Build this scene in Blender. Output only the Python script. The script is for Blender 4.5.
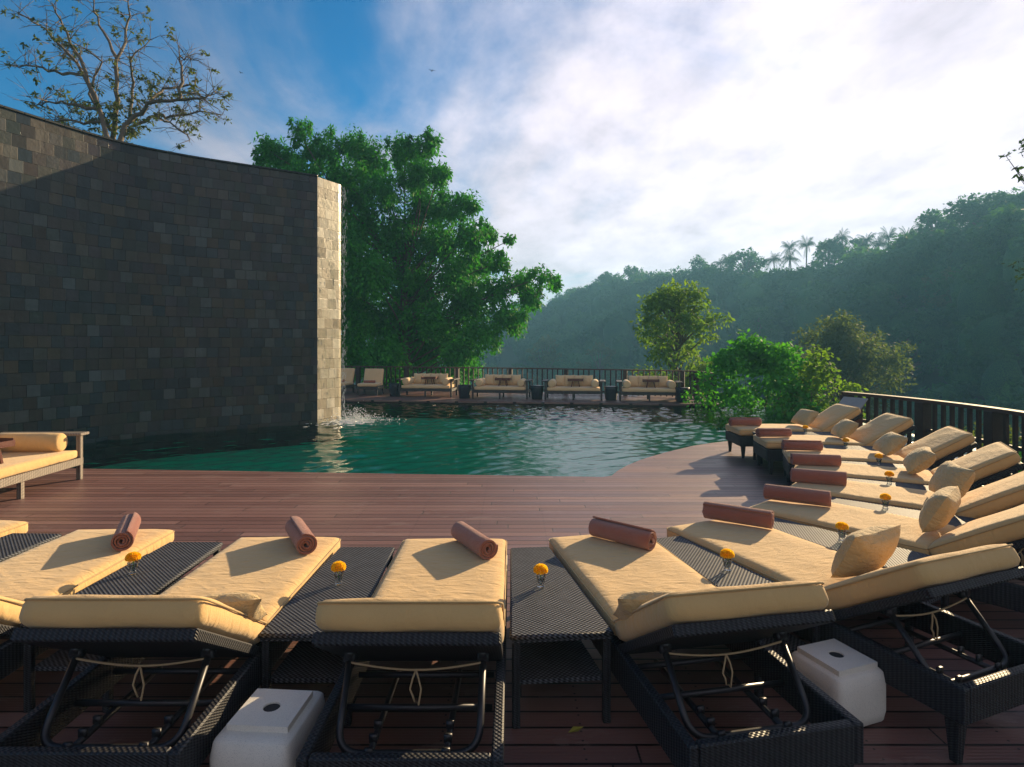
import bpy, math, random
import numpy as np
from mathutils import Vector, Matrix, Euler, noise
R = math.radians; PI = math.pi; TAU = 2*PI
rnd = random.Random(7)
for o in list(bpy.data.objects): bpy.data.objects.remove(o)
scene = bpy.context.scene
col = scene.collection

# ------------------------------------------------------------------ camera
EYE = 1.73
cam = bpy.data.cameras.new('camera'); camo = bpy.data.objects.new('camera', cam); col.objects.link(camo)
camo.location = (0, 0, EYE); camo.rotation_euler = (R(90), 0, 0)
cam.sensor_width = 36; cam.lens = 36*600/1024; cam.shift_y = -38.5/1024
cam.clip_start = .05; cam.clip_end = 6000
scene.camera = camo

# ------------------------------------------------------------------ sky, sun, exposure
SUN_AZ, SUN_EL = 41, 17          # clockwise from +Y, above the horizon
SUN = Vector((math.sin(R(SUN_AZ))*math.cos(R(SUN_EL)), math.cos(R(SUN_AZ))*math.cos(R(SUN_EL)), math.sin(R(SUN_EL))))
world = bpy.data.worlds.new('World'); scene.world = world; world.use_nodes = True
def build_world():
    nt = world.node_tree; nt.nodes.clear(); N = nt.nodes.new; L = nt.links.new
    def math_(op, a, b=None, c=None, clamp=False):
        n = N('ShaderNodeMath'); n.operation = op; n.use_clamp = clamp
        for i, v in enumerate((a, b, c)):
            if v is None: continue
            if isinstance(v, (int, float)): n.inputs[i].default_value = v
            else: L(v, n.inputs[i])
        return n.outputs[0]
    out = N('ShaderNodeOutputWorld'); bg = N('ShaderNodeBackground')
    sky = N('ShaderNodeTexSky'); sky.sky_type = 'NISHITA'; sky.sun_disc = False
    sky.sun_elevation = R(SUN_EL); sky.sun_rotation = R(SUN_AZ); sky.altitude = 300
    sky.air_density = 1.0; sky.dust_density = .6; sky.ozone_density = 3.0
    sat = N('ShaderNodeHueSaturation'); sat.inputs['Saturation'].default_value = 2.4; sat.inputs['Value'].default_value = .62
    L(sky.outputs[0], sat.inputs['Color'])
    tc = N('ShaderNodeTexCoord'); sep = N('ShaderNodeSeparateXYZ'); L(tc.outputs['Generated'], sep.inputs[0])
    # flat cloud deck: direction divided by its height above the horizon
    zz = math_('ADD', math_('MAXIMUM', sep.outputs[2], 0.0), .16)
    u = math_('DIVIDE', sep.outputs[0], zz); v = math_('DIVIDE', sep.outputs[1], zz)
    cmb = N('ShaderNodeCombineXYZ'); L(u, cmb.inputs[0]); L(v, cmb.inputs[1])
    mp = N('ShaderNodeMapping'); L(cmb.outputs[0], mp.inputs[0]); mp.inputs['Rotation'].default_value = (0, 0, R(14)); mp.inputs['Scale'].default_value = (.95, .60, 1)
    n1 = N('ShaderNodeTexNoise'); n1.inputs['Scale'].default_value = 1.1; n1.inputs['Detail'].default_value = 8; n1.inputs['Roughness'].default_value = .56; n1.inputs['Distortion'].default_value = .9
    L(mp.outputs[0], n1.inputs['Vector'])
    n2 = N('ShaderNodeTexNoise'); n2.inputs['Scale'].default_value = 3.6; n2.inputs['Detail'].default_value = 6; n2.inputs['Roughness'].default_value = .6
    L(mp.outputs[0], n2.inputs['Vector'])
    # bank of cloud thickens towards the east (+X) and the horizon
    dt = N('ShaderNodeVectorMath'); dt.operation = 'DOT_PRODUCT'; L(tc.outputs['Generated'], dt.inputs[0]); dt.inputs[1].default_value = (.72, .46, -.52)
    side = math_('MULTIPLY_ADD', dt.outputs['Value'], 1.25, .16)
    cov = math_('ADD', math_('MULTIPLY_ADD', n1.outputs[0], 2.1, -1.02), side)
    cov = math_('ADD', cov, math_('MULTIPLY_ADD', n2.outputs[0], .5, -.25))
    rear_fill = math_('MAXIMUM', math_('MULTIPLY_ADD', sep.outputs[1], -1.0, .05), 0.0)     # unseen cloud bank added behind the camera as fill light
    cov = math_('MULTIPLY_ADD', rear_fill, 2.2, cov)
    ramp = N('ShaderNodeMapRange'); ramp.interpolation_type = 'SMOOTHSTEP'
    ramp.inputs['From Min'].default_value = -.12; ramp.inputs['From Max'].default_value = .78
    L(cov, ramp.inputs[0])
    # cloud brightness: brighter near the sun
    ds = N('ShaderNodeVectorMath'); ds.operation = 'DOT_PRODUCT'; L(tc.outputs['Generated'], ds.inputs[0]); ds.inputs[1].default_value = (math.sin(R(27))*.98, math.cos(R(27))*.98, .17)
    gl = math_('POWER', math_('MAXIMUM', ds.outputs['Value'], 0.0), 2.6)
    br = math_('MULTIPLY_ADD', gl, 4.2, 1.15)
    br = math_('MULTIPLY_ADD', rear_fill, 1.6, br)
    br = math_('MULTIPLY', br, math_('MULTIPLY_ADD', n2.outputs[0], 1.1, .46))
    cc = N('ShaderNodeCombineXYZ'); L(math_('MULTIPLY', br, 1.03), cc.inputs[0]); L(math_('MULTIPLY', br, .94), cc.inputs[1]); L(math_('MULTIPLY', br, 1.06), cc.inputs[2])
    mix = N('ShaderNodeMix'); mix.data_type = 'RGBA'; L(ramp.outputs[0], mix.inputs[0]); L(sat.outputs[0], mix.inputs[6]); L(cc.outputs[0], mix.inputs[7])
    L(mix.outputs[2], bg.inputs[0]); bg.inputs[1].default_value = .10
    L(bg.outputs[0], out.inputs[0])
build_world()
sl = bpy.data.lights.new('sun', 'SUN'); sl.energy = 5.0; sl.angle = R(.5); sl.color = (1.0, .76, .45)
so = bpy.data.objects.new('sun', sl); col.objects.link(so); so.rotation_euler = SUN.to_track_quat('Z', 'Y').to_euler(); so.location = (20, 20, 20)
scene.view_settings.view_transform = 'Standard'; scene.view_settings.look = 'None'
scene.view_settings.exposure = 1.12; scene.view_settings.gamma = 1; scene.view_settings.use_curve_mapping = False
scene.render.engine = 'CYCLES'

# ------------------------------------------------------------------ materials
def newmat(name):
    m = bpy.data.materials.new(name); m.use_nodes = True; nt = m.node_tree; nt.nodes.clear()
    return m, nt
class G:                                        # small node-graph helper
    def __init__(s, name):
        s.m, s.nt = newmat(name); s.out = s.N('ShaderNodeOutputMaterial')
    def N(s, t, **kw):
        n = s.nt.nodes.new(t)
        for k, v in kw.items(): setattr(n, k, v)
        return n
    def L(s, a, b): s.nt.links.new(a, b)
    def M(s, op, a, b=None, c=None):
        n = s.N('ShaderNodeMath', operation=op)
        for i, v in enumerate((a, b, c)):
            if v is None: continue
            if isinstance(v, (int, float)): n.inputs[i].default_value = v
            else: s.L(v, n.inputs[i])
        return n.outputs[0]
    def obj(s): return s.N('ShaderNodeTexCoord').outputs['Object']
    def pos(s): return s.N('ShaderNodeNewGeometry').outputs['Position']
    def uv(s): return s.N('ShaderNodeTexCoord').outputs['UV']
    def sep(s, v):
        n = s.N('ShaderNodeSeparateXYZ'); s.L(v, n.inputs[0]); return n.outputs
    def vec(s, x, y, z=0):
        n = s.N('ShaderNodeCombineXYZ')
        for i, v in enumerate((x, y, z)):
            if isinstance(v, (int, float)): n.inputs[i].default_value = v
            else: s.L(v, n.inputs[i])
        return n.outputs[0]
    def map(s, v, scale=(1, 1, 1), rot=(0, 0, 0)):
        n = s.N('ShaderNodeMapping'); s.L(v, n.inputs[0]); n.inputs['Scale'].default_value = scale; n.inputs['Rotation'].default_value = rot; return n.outputs[0]
    def noise(s, v, scale, detail=4, rough=.55, dist=0):
        n = s.N('ShaderNodeTexNoise'); s.L(v, n.inputs['Vector']); n.inputs['Scale'].default_value = scale
        n.inputs['Detail'].default_value = detail; n.inputs['Roughness'].default_value = rough; n.inputs['Distortion'].default_value = dist
        return n.outputs[0]
    def white(s, v):
        n = s.N('ShaderNodeTexWhiteNoise'); n.noise_dimensions = '3D'; s.L(v, n.inputs['Vector']); return n.outputs[0]
    def ramp(s, f, stops):
        n = s.N('ShaderNodeValToRGB'); s.L(f, n.inputs[0]); e = n.color_ramp.elements
        while len(e) < len(stops): e.new(.5)
        for i, (p, c) in enumerate(stops): e[i].position = p; e[i].color = (*c, 1)
        return n.outputs[0]
    def mix(s, f, a, b, mode='MIX'):
        n = s.N('ShaderNodeMix', data_type='RGBA', blend_type=mode)
        for i, v in ((0, f), (6, a), (7, b)):
            if isinstance(v, (int, float)): n.inputs[i].default_value = v
            elif isinstance(v, tuple): n.inputs[i].default_value = (*v, 1)
            else: s.L(v, n.inputs[i])
        return n.outputs[2]
    def bump(s, h, strength=.4, dist=.01):
        n = s.N('ShaderNodeBump'); s.L(h, n.inputs['Height']); n.inputs['Strength'].default_value = strength; n.inputs['Distance'].default_value = dist
        return n.outputs[0]
    def bsdf(s, color, rough=.6, normal=None, **kw):
        b = s.N('ShaderNodeBsdfPrincipled')
        if isinstance(color, tuple): b.inputs['Base Color'].default_value = (*color, 1)
        else: s.L(color, b.inputs['Base Color'])
        if isinstance(rough, (int, float)): b.inputs['Roughness'].default_value = rough
        else: s.L(rough, b.inputs['Roughness'])
        if normal is not None: s.L(normal, b.inputs['Normal'])
        for k, v in kw.items(): b.inputs[k].default_value = v
        s.L(b.outputs[0], s.out.inputs[0]); return b
MAT = {}
def m_fabric(key, c, wrinkle=1.0):
    g = G(key); o = g.obj(); n = g.noise(o, 3.5, 3); f = g.noise(o, 420, 2)
    w = g.noise(g.map(o, (1, 2.2, 1)), 9, 3, .5, .6)
    st = g.noise(o, 1.7, 5, .65)
    base = g.mix(n, tuple(x*.90 for x in c), tuple(min(1, x*1.08) for x in c))
    base = g.mix(g.M('MULTIPLY', g.M('GREATER_THAN', st, .62), .0), base, tuple(x*.7 for x in c))
    base = g.mix(f, base, g.mix(1.0, base, (.86, .86, .86), 'MULTIPLY'))
    h = g.M('ADD', g.M('MULTIPLY', w, wrinkle), g.M('MULTIPLY', f, .10))
    b = g.bsdf(base, .9, g.bump(h, .62, .022)); b.inputs['Sheen Weight'].default_value = .25; b.inputs['Specular IOR Level'].default_value = .15
    MAT[key] = g.m
m_fabric('cushion_fabric', (.68, .44, .185), .8)
m_fabric('pale_fabric', (.80, .56, .30), 1.0)
m_fabric('pillow_fabric', (.60, .425, .20), 1.6)
m_fabric('piping_fabric', (.50, .34, .15), .3)
def m_towel():
    g = G('towel'); o = g.obj(); f = g.noise(o, 260, 3, .7); n = g.noise(o, 7, 3)
    base = g.mix(n, (.30, .080, .045), (.45, .135, .070)); base = g.mix(f, g.mix(1.0, base, (.72, .72, .72), 'MULTIPLY'), base)
    b = g.bsdf(base, .95, g.bump(g.M('ADD', f, g.M('MULTIPLY', n, 2.0)), 1.0, .010)); b.inputs['Sheen Weight'].default_value = .5
    MAT['towel'] = g.m
m_towel()
def m_wicker(key, dark, light, k=300.0, r=.52):
    g = G(key); x, y, z = g.sep(g.obj())[:3]
    a = g.M('SINE', g.M('MULTIPLY', g.M('ADD', x, z), k)); b_ = g.M('SINE', g.M('MULTIPLY', g.M('ADD', y, z), k))
    p = g.M('MULTIPLY', a, b_)
    h = g.M('MULTIPLY_ADD', p, .5, .5)
    n = g.noise(g.obj(), 14, 3)
    c = g.mix(g.M('POWER', h, 1.6), dark, light)
    c = g.mix(g.M('MULTIPLY', n, .6), c, tuple(x_*.6 for x_ in dark))
    b__ = g.bsdf(c, r, g.bump(h, .8, .004)); b__.inputs['Specular IOR Level'].default_value = .12 if key == 'table_wicker' else .3; MAT[key] = g.m
m_wicker('dark_wicker', (.010, .010, .013), (.060, .062, .072))
m_wicker('table_wicker', (.012, .012, .014), (.20, .215, .25), 255.0, .62)
m_wicker('sofa_wicker', (.16, .13, .105), (.42, .36, .30), 190.0, .5)
m_wicker('far_wicker', (.035, .033, .035), (.12, .11, .10), 190.0, .5)
def m_simple(key, c, rough=.5, metal=0, var=.15, scale=6, bump=.0, **kw):
    g = G(key); n = g.noise(g.obj(), scale, 5, .6)
    base = g.mix(n, tuple(x*(1-var) for x in c), tuple(min(1, x*(1+var)) for x in c))
    nn = g.bump(n, bump, .01) if bump else None
    g.bsdf(base, rough, nn, Metallic=metal, **kw); MAT[key] = g.m
m_simple('tube_metal', (.045, .045, .05), .42, .55, .3, 30)
m_simple('cord', (.42, .30, .17), .9, 0, .2, 60)
m_simple('dark_wood', (.040, .024, .018), .7, 0, .4, 14, .2)
m_simple('rail_wood', (.075, .045, .034), .75, 0, .35, 9, .2)
m_simple('tray_wood', (.11, .032, .020), .4, 0, .3, 20, .2)
m_simple('dark_pot', (.022, .026, .036), .35, 0, .3, 10)
m_simple('stem', (.06, .17, .03), .6)
m_simple('bark', (.10, .075, .055), .9, 0, .45, 12, .6)
m_simple('pale_bark', (.14, .11, .08), .9, 0, .35, 12, .5)
m_simple('feather_and_shade', (.015, .015, .018), .8)
m_simple('board_grey', (.30, .29, .27), .6, 0, .2, 8)
m_simple('dry_leaf', (.32, .30, .05), .7)
def m_concrete():
    g = G('terrazzo'); o = g.obj(); v = g.noise(o, 320, 2, .7); n = g.noise(g.map(o, (1, 1, .5)), 4, 6, .65)
    c = g.mix(n, (.58, .55, .49), (.80, .77, .70)); c = g.mix(g.M('GREATER_THAN', v, .60), c, (.50, .49, .46))
    g.bsdf(c, .75, g.bump(v, .35, .004)); MAT['terrazzo'] = g.m
m_concrete()
def m_glass():
    g = G('clear_glass'); gl = g.N('ShaderNodeBsdfGlossy'); gl.inputs['Roughness'].default_value = .02
    tr = g.N('ShaderNodeBsdfTransparent'); tr.inputs[0].default_value = (.90, .93, .94, 1)
    fr = g.N('ShaderNodeFresnel'); fr.inputs[0].default_value = 1.5; mx = g.N('ShaderNodeMixShader')
    g.L(g.M('MULTIPLY_ADD', fr.outputs[0], .8, .03), mx.inputs[0]); g.L(tr.outputs[0], mx.inputs[1]); g.L(gl.outputs[0], mx.inputs[2]); g.L(mx.outputs[0], g.out.inputs[0])
    MAT['clear_glass'] = g.m
m_glass()
def m_deck():
    g = G('deck_planks'); x, y, z = g.sep(g.pos())[:3]
    W = .118
    row = g.M('FLOOR', g.M('DIVIDE', y, W)); fy = g.M('FRACT', g.M('DIVIDE', y, W))
    off = g.M('MULTIPLY', g.white(g.vec(row, 3.3, 0)), 3.1); LX = 3.1
    xx = g.M('DIVIDE', g.M('ADD', x, off), LX); cx = g.M('FLOOR', xx); fx = g.M('FRACT', xx)
    idv = g.white(g.vec(row, cx, 1.7)); idw = g.white(g.vec(row, cx, 9.1))
    gap = g.M('GREATER_THAN', g.M('ABSOLUTE', g.M('SUBTRACT', fy, .5)), .445)
    gapx = g.M('GREATER_THAN', g.M('ABSOLUTE', g.M('SUBTRACT', fx, .5)), .4985)
    gp = g.M('MAXIMUM', gap, gapx)
    gr = g.noise(g.vec(g.M('MULTIPLY', x, 2.2), g.M('MULTIPLY', y, 55), g.M('MULTIPLY', idv, 40)), 1.6, 5, .6)
    grooves = g.M('SINE', g.M('MULTIPLY', fy, TAU*6))
    c = g.ramp(idv, [(0, (.105, .046, .042)), (.35, (.155, .068, .060)), (.7, (.20, .092, .080)), (1, (.27, .145, .125))])
    c = g.mix(g.M('MULTIPLY', gr, .55), c, (.27, .17, .145))
    blot = g.noise(g.pos(), .8, 5, .6); c = g.mix(g.M('MULTIPLY', g.M('SUBTRACT', blot, .25), .7), c, (.085, .042, .036))
    c = g.mix(gp, c, (.008, .006, .006))
    sx = g.M('MULTIPLY', g.M('SUBTRACT', g.M('FRACT', g.M('DIVIDE', x, .62)), .5), .62); sy = g.M('MULTIPLY', g.M('SUBTRACT', g.M('ABSOLUTE', g.M('SUBTRACT', fy, .5)), .27), W)
    scr = g.M('LESS_THAN', g.M('SQRT', g.M('ADD', g.M('MULTIPLY', sx, sx), g.M('MULTIPLY', sy, sy))), .0055)
    c = g.mix(scr, c, (.012, .010, .010))
    worn = g.noise(g.map(g.pos(), (1, 2.5, 1)), 2.1, 6, .7); c = g.mix(g.M('MULTIPLY', g.M('GREATER_THAN', worn, .60), .22), c, (.30, .22, .19))
    rough = g.M('MULTIPLY_ADD', gr, .25, g.M('MULTIPLY_ADD', idw, .14, .24))
    h = g.M('SUBTRACT', g.M('MULTIPLY_ADD', grooves, .10, g.M('MULTIPLY', gr, .35)), g.M('MULTIPLY', gp, 1.5))
    b = g.bsdf(c, rough, g.bump(h, .5, .006)); b.inputs['Specular IOR Level'].default_value = .5
    MAT['deck_planks'] = g.m
m_deck()
def m_stone(key, stops, rough0, rough1, tw, th, mort=(.012, .014, .014), bs=.7, offs=True):
    g = G(key); u, v, _ = g.sep(g.uv())[:3]
    row = g.M('FLOOR', g.M('DIVIDE', v, th)); fv = g.M('FRACT', g.M('DIVIDE', v, th))
    uo = g.M('ADD', u, g.M('MULTIPLY', g.white(g.vec(row, 2.2, 5)), tw)) if offs else u
    cu = g.M('FLOOR', g.M('DIVIDE', uo, tw)); fu = g.M('FRACT', g.M('DIVIDE', uo, tw))
    a = g.white(g.vec(row, cu, .5)); b_ = g.white(g.vec(row, cu, 7.5))
    c = g.ramp(a, stops)
    st = g.noise(g.vec(g.M('MULTIPLY', u, 3.2), g.M('MULTIPLY', v, .32), 0), 1.4, 6, .65)
    n = g.noise(g.vec(u, v, g.M('MULTIPLY', a, 30)), 11, 5, .65)
    c = g.mix(n, g.mix(1.0, c, (.62, .62, .62), 'MULTIPLY'), c)
    c = g.mix(g.M('MULTIPLY_ADD', st, 2.2, -.7), c, g.mix(1.0, c, (.50, .56, .52), 'MULTIPLY')); g.nt.nodes[-1].clamp_factor = True
    eu = g.M('GREATER_THAN', g.M('ABSOLUTE', g.M('SUBTRACT', fu, .5)), .5-.004/tw)
    ev = g.M('GREATER_THAN', g.M('ABSOLUTE', g.M('SUBTRACT', fv, .5)), .5-.004/th)
    e = g.M('MAXIMUM', eu, ev); c = g.mix(e, c, mort)
    h = g.M('ADD', g.M('MULTIPLY', b_, .6), g.M('SUBTRACT', g.M('MULTIPLY', n, .5), g.M('MULTIPLY', e, .6)))
    g.bsdf(c, g.M('MULTIPLY_ADD', b_, rough1-rough0, rough0), g.bump(h, bs, .02)); MAT[key] = g.m
m_stone('slate_tiles', [(0, (.018, .027, .036)), (.18, (.036, .050, .060)), (.36, (.060, .044, .036)), (.52, (.040, .052, .044)), (.68, (.052, .044, .056)), (.84, (.078, .062, .040)), (1, (.085, .105, .115))], .16, .48, .215, .21)
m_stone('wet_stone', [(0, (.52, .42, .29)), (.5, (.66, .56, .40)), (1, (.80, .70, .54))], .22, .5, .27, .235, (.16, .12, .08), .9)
m_stone('pool_tiles', [(0, (.015, .42, .31)), (.5, (.025, .55, .41)), (1, (.05, .66, .50))], .4, .6, .15, .15, (.01, .12, .10), .1, False)
def m_water():
    g = G('pool_water'); p = g.pos()
    b = g.noise(g.map(p, (1.0, 1.6, 1), (0, 0, R(18))), 14, 2, .5, .4)
    nb = g.N('ShaderNodeBump'); g.L(b, nb.inputs['Height']); nb.inputs['Strength'].default_value = .3; nb.inputs['Distance'].default_value = .008
    gl = g.N('ShaderNodeBsdfGlossy'); gl.inputs['Roughness'].default_value = .035; g.L(nb.outputs[0], gl.inputs['Normal'])
    tr = g.N('ShaderNodeBsdfTransparent'); tr.inputs[0].default_value = (.50, 1.0, .86, 1)
    fr = g.N('ShaderNodeFresnel'); fr.inputs[0].default_value = 1.45; g.L(nb.outputs[0], fr.inputs['Normal'])
    mx = g.N('ShaderNodeMixShader'); g.L(fr.outputs[0], mx.inputs[0]); g.L(tr.outputs[0], mx.inputs[1]); g.L(gl.outputs[0], mx.inputs[2]); g.L(mx.outputs[0], g.out.inputs[0])
    MAT['pool_water'] = g.m
m_water()
m_simple('pool_lining', (.02, .78, .46), .6, 0, .12, 3)
def m_foam():
    g = G('foam'); g.bsdf((.85, .88, .88), .3, None, **{'Transmission Weight': .3}); MAT['foam'] = g.m
m_foam()
def m_leaf(key, c1, c2, transl=.45, scale=.6):
    g = G(key); p = g.pos(); n = g.noise(p, scale, 3); w = g.noise(p, 9, 1)
    f = g.M('MULTIPLY_ADD', w, .5, g.M('MULTIPLY', n, .5)); f = g.M('MULTIPLY_ADD', f, 2.2, -.6)
    c = g.mix(f, c1, c2); g.nt.nodes[-1].clamp_factor = True
    d = g.N('ShaderNodeBsdfPrincipled'); g.L(c, d.inputs['Base Color']); d.inputs['Roughness'].default_value = .7; d.inputs['Specular IOR Level'].default_value = .15
    t = g.N('ShaderNodeBsdfTranslucent'); c2_ = g.mix(1.0, c, (1.0, .9, .5) if key == 'marigold' else (1.5, 1.6, .45), 'MULTIPLY'); g.L(c2_, t.inputs[0])
    mx = g.N('ShaderNodeMixShader'); mx.inputs[0].default_value = transl
    g.L(d.outputs[0], mx.inputs[1]); g.L(t.outputs[0], mx.inputs[2]); g.L(mx.outputs[0], g.out.inputs[0]); MAT[key] = g.m
m_leaf('bamboo_leaf', (.010, .11, .020), (.075, .36, .03), .32, .8)
m_leaf('bush_leaf', (.020, .14, .028), (.12, .40, .04), .42)
m_leaf('light_leaf', (.06, .15, .03), (.20, .30, .05))
m_leaf('olive_leaf', (.045, .075, .035), (.12, .15, .06))
m_leaf('marigold', (.95, .60, .015), (1.0, .78, .06), .45, 40)
m_leaf('dark_leaf', (.020, .050, .030), (.045, .085, .035), .3)
m_leaf('forest_leaf', (.006, .040, .030), (.085, .22, .05), .35, .13)
m_leaf('sparse_leaf', (.05, .075, .025), (.13, .15, .05), .35)
def m_ground():
    g = G('ground_cover'); n = g.noise(g.pos(), .12, 8, .65); n2 = g.noise(g.pos(), 2.5, 5, .6)
    c = g.mix(n, (.03, .07, .03), (.075, .115, .045)); c = g.mix(g.M('MULTIPLY', n2, .4), c, (.10, .10, .05))
    g.bsdf(c, .95, g.bump(n2, .8, .2)); MAT['ground_cover'] = g.m
m_ground()

# ------------------------------------------------------------------ mesh helpers
class MB:
    def __init__(s): s.v = []; s.f = []; s.uv = None
    def add(s, vs, fs):
        n = len(s.v); s.v.extend(tuple(v) for v in vs); s.f.extend(tuple(i+n for i in f) for f in fs); return s
    def box(s, c, size, rot=None, bev=.0):
        hx, hy, hz = size[0]/2, size[1]/2, size[2]/2; b = min(bev, hx*.45, hy*.45, hz*.45)
        if b <= 0:
            vs = [Vector((x, y, z)) for z in (-hz, hz) for y in (-hy, hy) for x in (-hx, hx)]
            fs = [(0, 2, 3, 1), (4, 5, 7, 6), (0, 1, 5, 4), (2, 6, 7, 3), (0, 4, 6, 2), (1, 3, 7, 5)]
        else:
            vs = []; idx = {}
            for sx in (-1, 1):
                for sy in (-1, 1):
                    for sz in (-1, 1):
                        for a in range(3):
                            p = [sx*(hx-b), sy*(hy-b), sz*(hz-b)]; p[a] = (sx, sy, sz)[a]*(hx, hy, hz)[a]
                            idx[(sx, sy, sz, a)] = len(vs); vs.append(Vector(p))
            fs = []; S = (-1, 1)
            def q(sgn, ks): fs.append(tuple(idx[k] for k in (ks if sgn > 0 else ks[::-1])))
            for a in range(3):
                b1, b2 = (a+1) % 3, (a+2) % 3
                def key(sa, s1, s2, ax):
                    k = [0, 0, 0]; k[a] = sa; k[b1] = s1; k[b2] = s2; return (*k, ax)
                for sa in S:
                    q(sa, [key(sa, -1, -1, a), key(sa, 1, -1, a), key(sa, 1, 1, a), key(sa, -1, 1, a)])
                for s1 in S:
                    for s2 in S:
                        q(s1*s2, [key(-1, s1, s2, b1), key(1, s1, s2, b1), key(1, s1, s2, b2), key(-1, s1, s2, b2)][::-1])
            for sx in S:
                for sy in S:
                    for sz in S: q(sx*sy*sz, [(sx, sy, sz, 0), (sx, sy, sz, 1), (sx, sy, sz, 2)])
        M = rot.to_matrix() if isinstance(rot, Euler) else rot
        if M is not None: vs = [M @ v for v in vs]
        c = Vector(c); return s.add([v+c for v in vs], fs)
    def prism(s, poly, z0, z1):
        n = len(poly); vs = [(x, y, z0) for x, y in poly]+[(x, y, z1) for x, y in poly]
        fs = [tuple(range(n))[::-1], tuple(range(n, 2*n))]+[(i, (i+1) % n, n+(i+1) % n, n+i) for i in range(n)]
        return s.add(vs, fs)
    def taper(s, c0, s0, c1, s1):                       # box with different ends (legs)
        vs = [(c0[0]+a*s0/2, c0[1]+b*s0/2, c0[2]) for a, b in ((-1, -1), (1, -1), (1, 1), (-1, 1))]+[(c1[0]+a*s1/2, c1[1]+b*s1/2, c1[2]) for a, b in ((-1, -1), (1, -1), (1, 1), (-1, 1))]
        return s.add(vs, [(3, 2, 1, 0), (4, 5, 6, 7)]+[(i, (i+1) % 4, 4+(i+1) % 4, 4+i) for i in range(4)])
    def tube(s, pts, r, seg=8, r1=None, cap=True, closed=False):
        pts = [Vector(p) for p in pts]; n = len(pts); vs = []; ref = None
        for i, p in enumerate(pts):
            if closed: d = (pts[(i+1) % n]-pts[i-1])
            else: d = (pts[min(i+1, n-1)]-pts[max(i-1, 0)])
            d = d.normalized() if d.length > 1e-9 else Vector((0, 0, 1))
            if ref is None: ref = Vector((0, 0, 1)) if abs(d.z) < .9 else Vector((1, 0, 0))
            a = d.cross(ref); a = a.normalized() if a.length > 1e-6 else d.orthogonal().normalized()
            ref = a.cross(d).normalized(); b = ref
            rr = r if r1 is None else r+(r1-r)*i/(n-1)
            for k in range(seg): vs.append(p+(a*math.cos(TAU*k/seg)+b*math.sin(TAU*k/seg))*rr)
        fs = []
        for i in range(n if closed else n-1):
            j = (i+1) % n
            for k in range(seg): fs.append((i*seg+k, i*seg+(k+1) % seg, j*seg+(k+1) % seg, j*seg+k))
        if cap and not closed: fs += [tuple(range(seg))[::-1], tuple((n-1)*seg+k for k in range(seg))]
        return s.add(vs, [f[::-1] for f in fs])
    def lathe(s, prof, seg=20, c=(0, 0, 0)):
        vs = [(c[0]+r*math.cos(TAU*k/seg), c[1]+r*math.sin(TAU*k/seg), c[2]+z) for r, z in prof for k in range(seg)]
        fs = [(i*seg+k, i*seg+(k+1) % seg, (i+1)*seg+(k+1) % seg, (i+1)*seg+k) for i in range(len(prof)-1) for k in range(seg)]
        return s.add(vs, fs)
    def build(s, name, mat, parent=None, smooth=False, loc=(0, 0, 0), rot=None):
        me = bpy.data.meshes.new(name); me.from_pydata(s.v, [], s.f); me.update()
        if smooth: me.shade_smooth()
        if s.uv:
            ul = me.uv_layers.new(name='uv'); ul.data.foreach_set('uv', np.array([c for f in s.uv for c in f], 'f').ravel())
        if mat: me.materials.append(MAT[mat] if isinstance(mat, str) else mat)
        o = bpy.data.objects.new(name, me); col.objects.link(o); o.parent = parent; o.location = loc
        if rot: o.rotation_euler = rot
        return o
def tag(o, label=None, cat=None, group=None, kind=None):
    if label: o['label'] = label
    if cat: o['category'] = cat
    if group: o['group'] = group
    if kind: o['kind'] = kind
    return o
def empty(name, loc=(0, 0, 0), rz=0):
    o = bpy.data.objects.new(name, None); col.objects.link(o); o.location = loc; o.rotation_euler = (0, 0, rz); o.empty_display_size = .2
    return o
def copy_tree(o, parent=None):
    c = o.copy(); col.objects.link(c); c.parent = parent
    for ch in list(o.children): copy_tree(ch, c)
    return c
def fillet(pts, r, n=5):
    pts = [Vector(p) for p in pts]; out = [pts[0]]
    for i in range(1, len(pts)-1):
        a, b, c = pts[i-1], pts[i], pts[i+1]; d1 = (a-b); d2 = (c-b); rr = min(r, d1.length*.48, d2.length*.48)
        p1 = b+d1.normalized()*rr; p2 = b+d2.normalized()*rr
        for k in range(n+1):
            t = k/n; out.append(p1*(1-t)**2+b*2*t*(1-t)+p2*t*t)
    return out+[pts[-1]]
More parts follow.
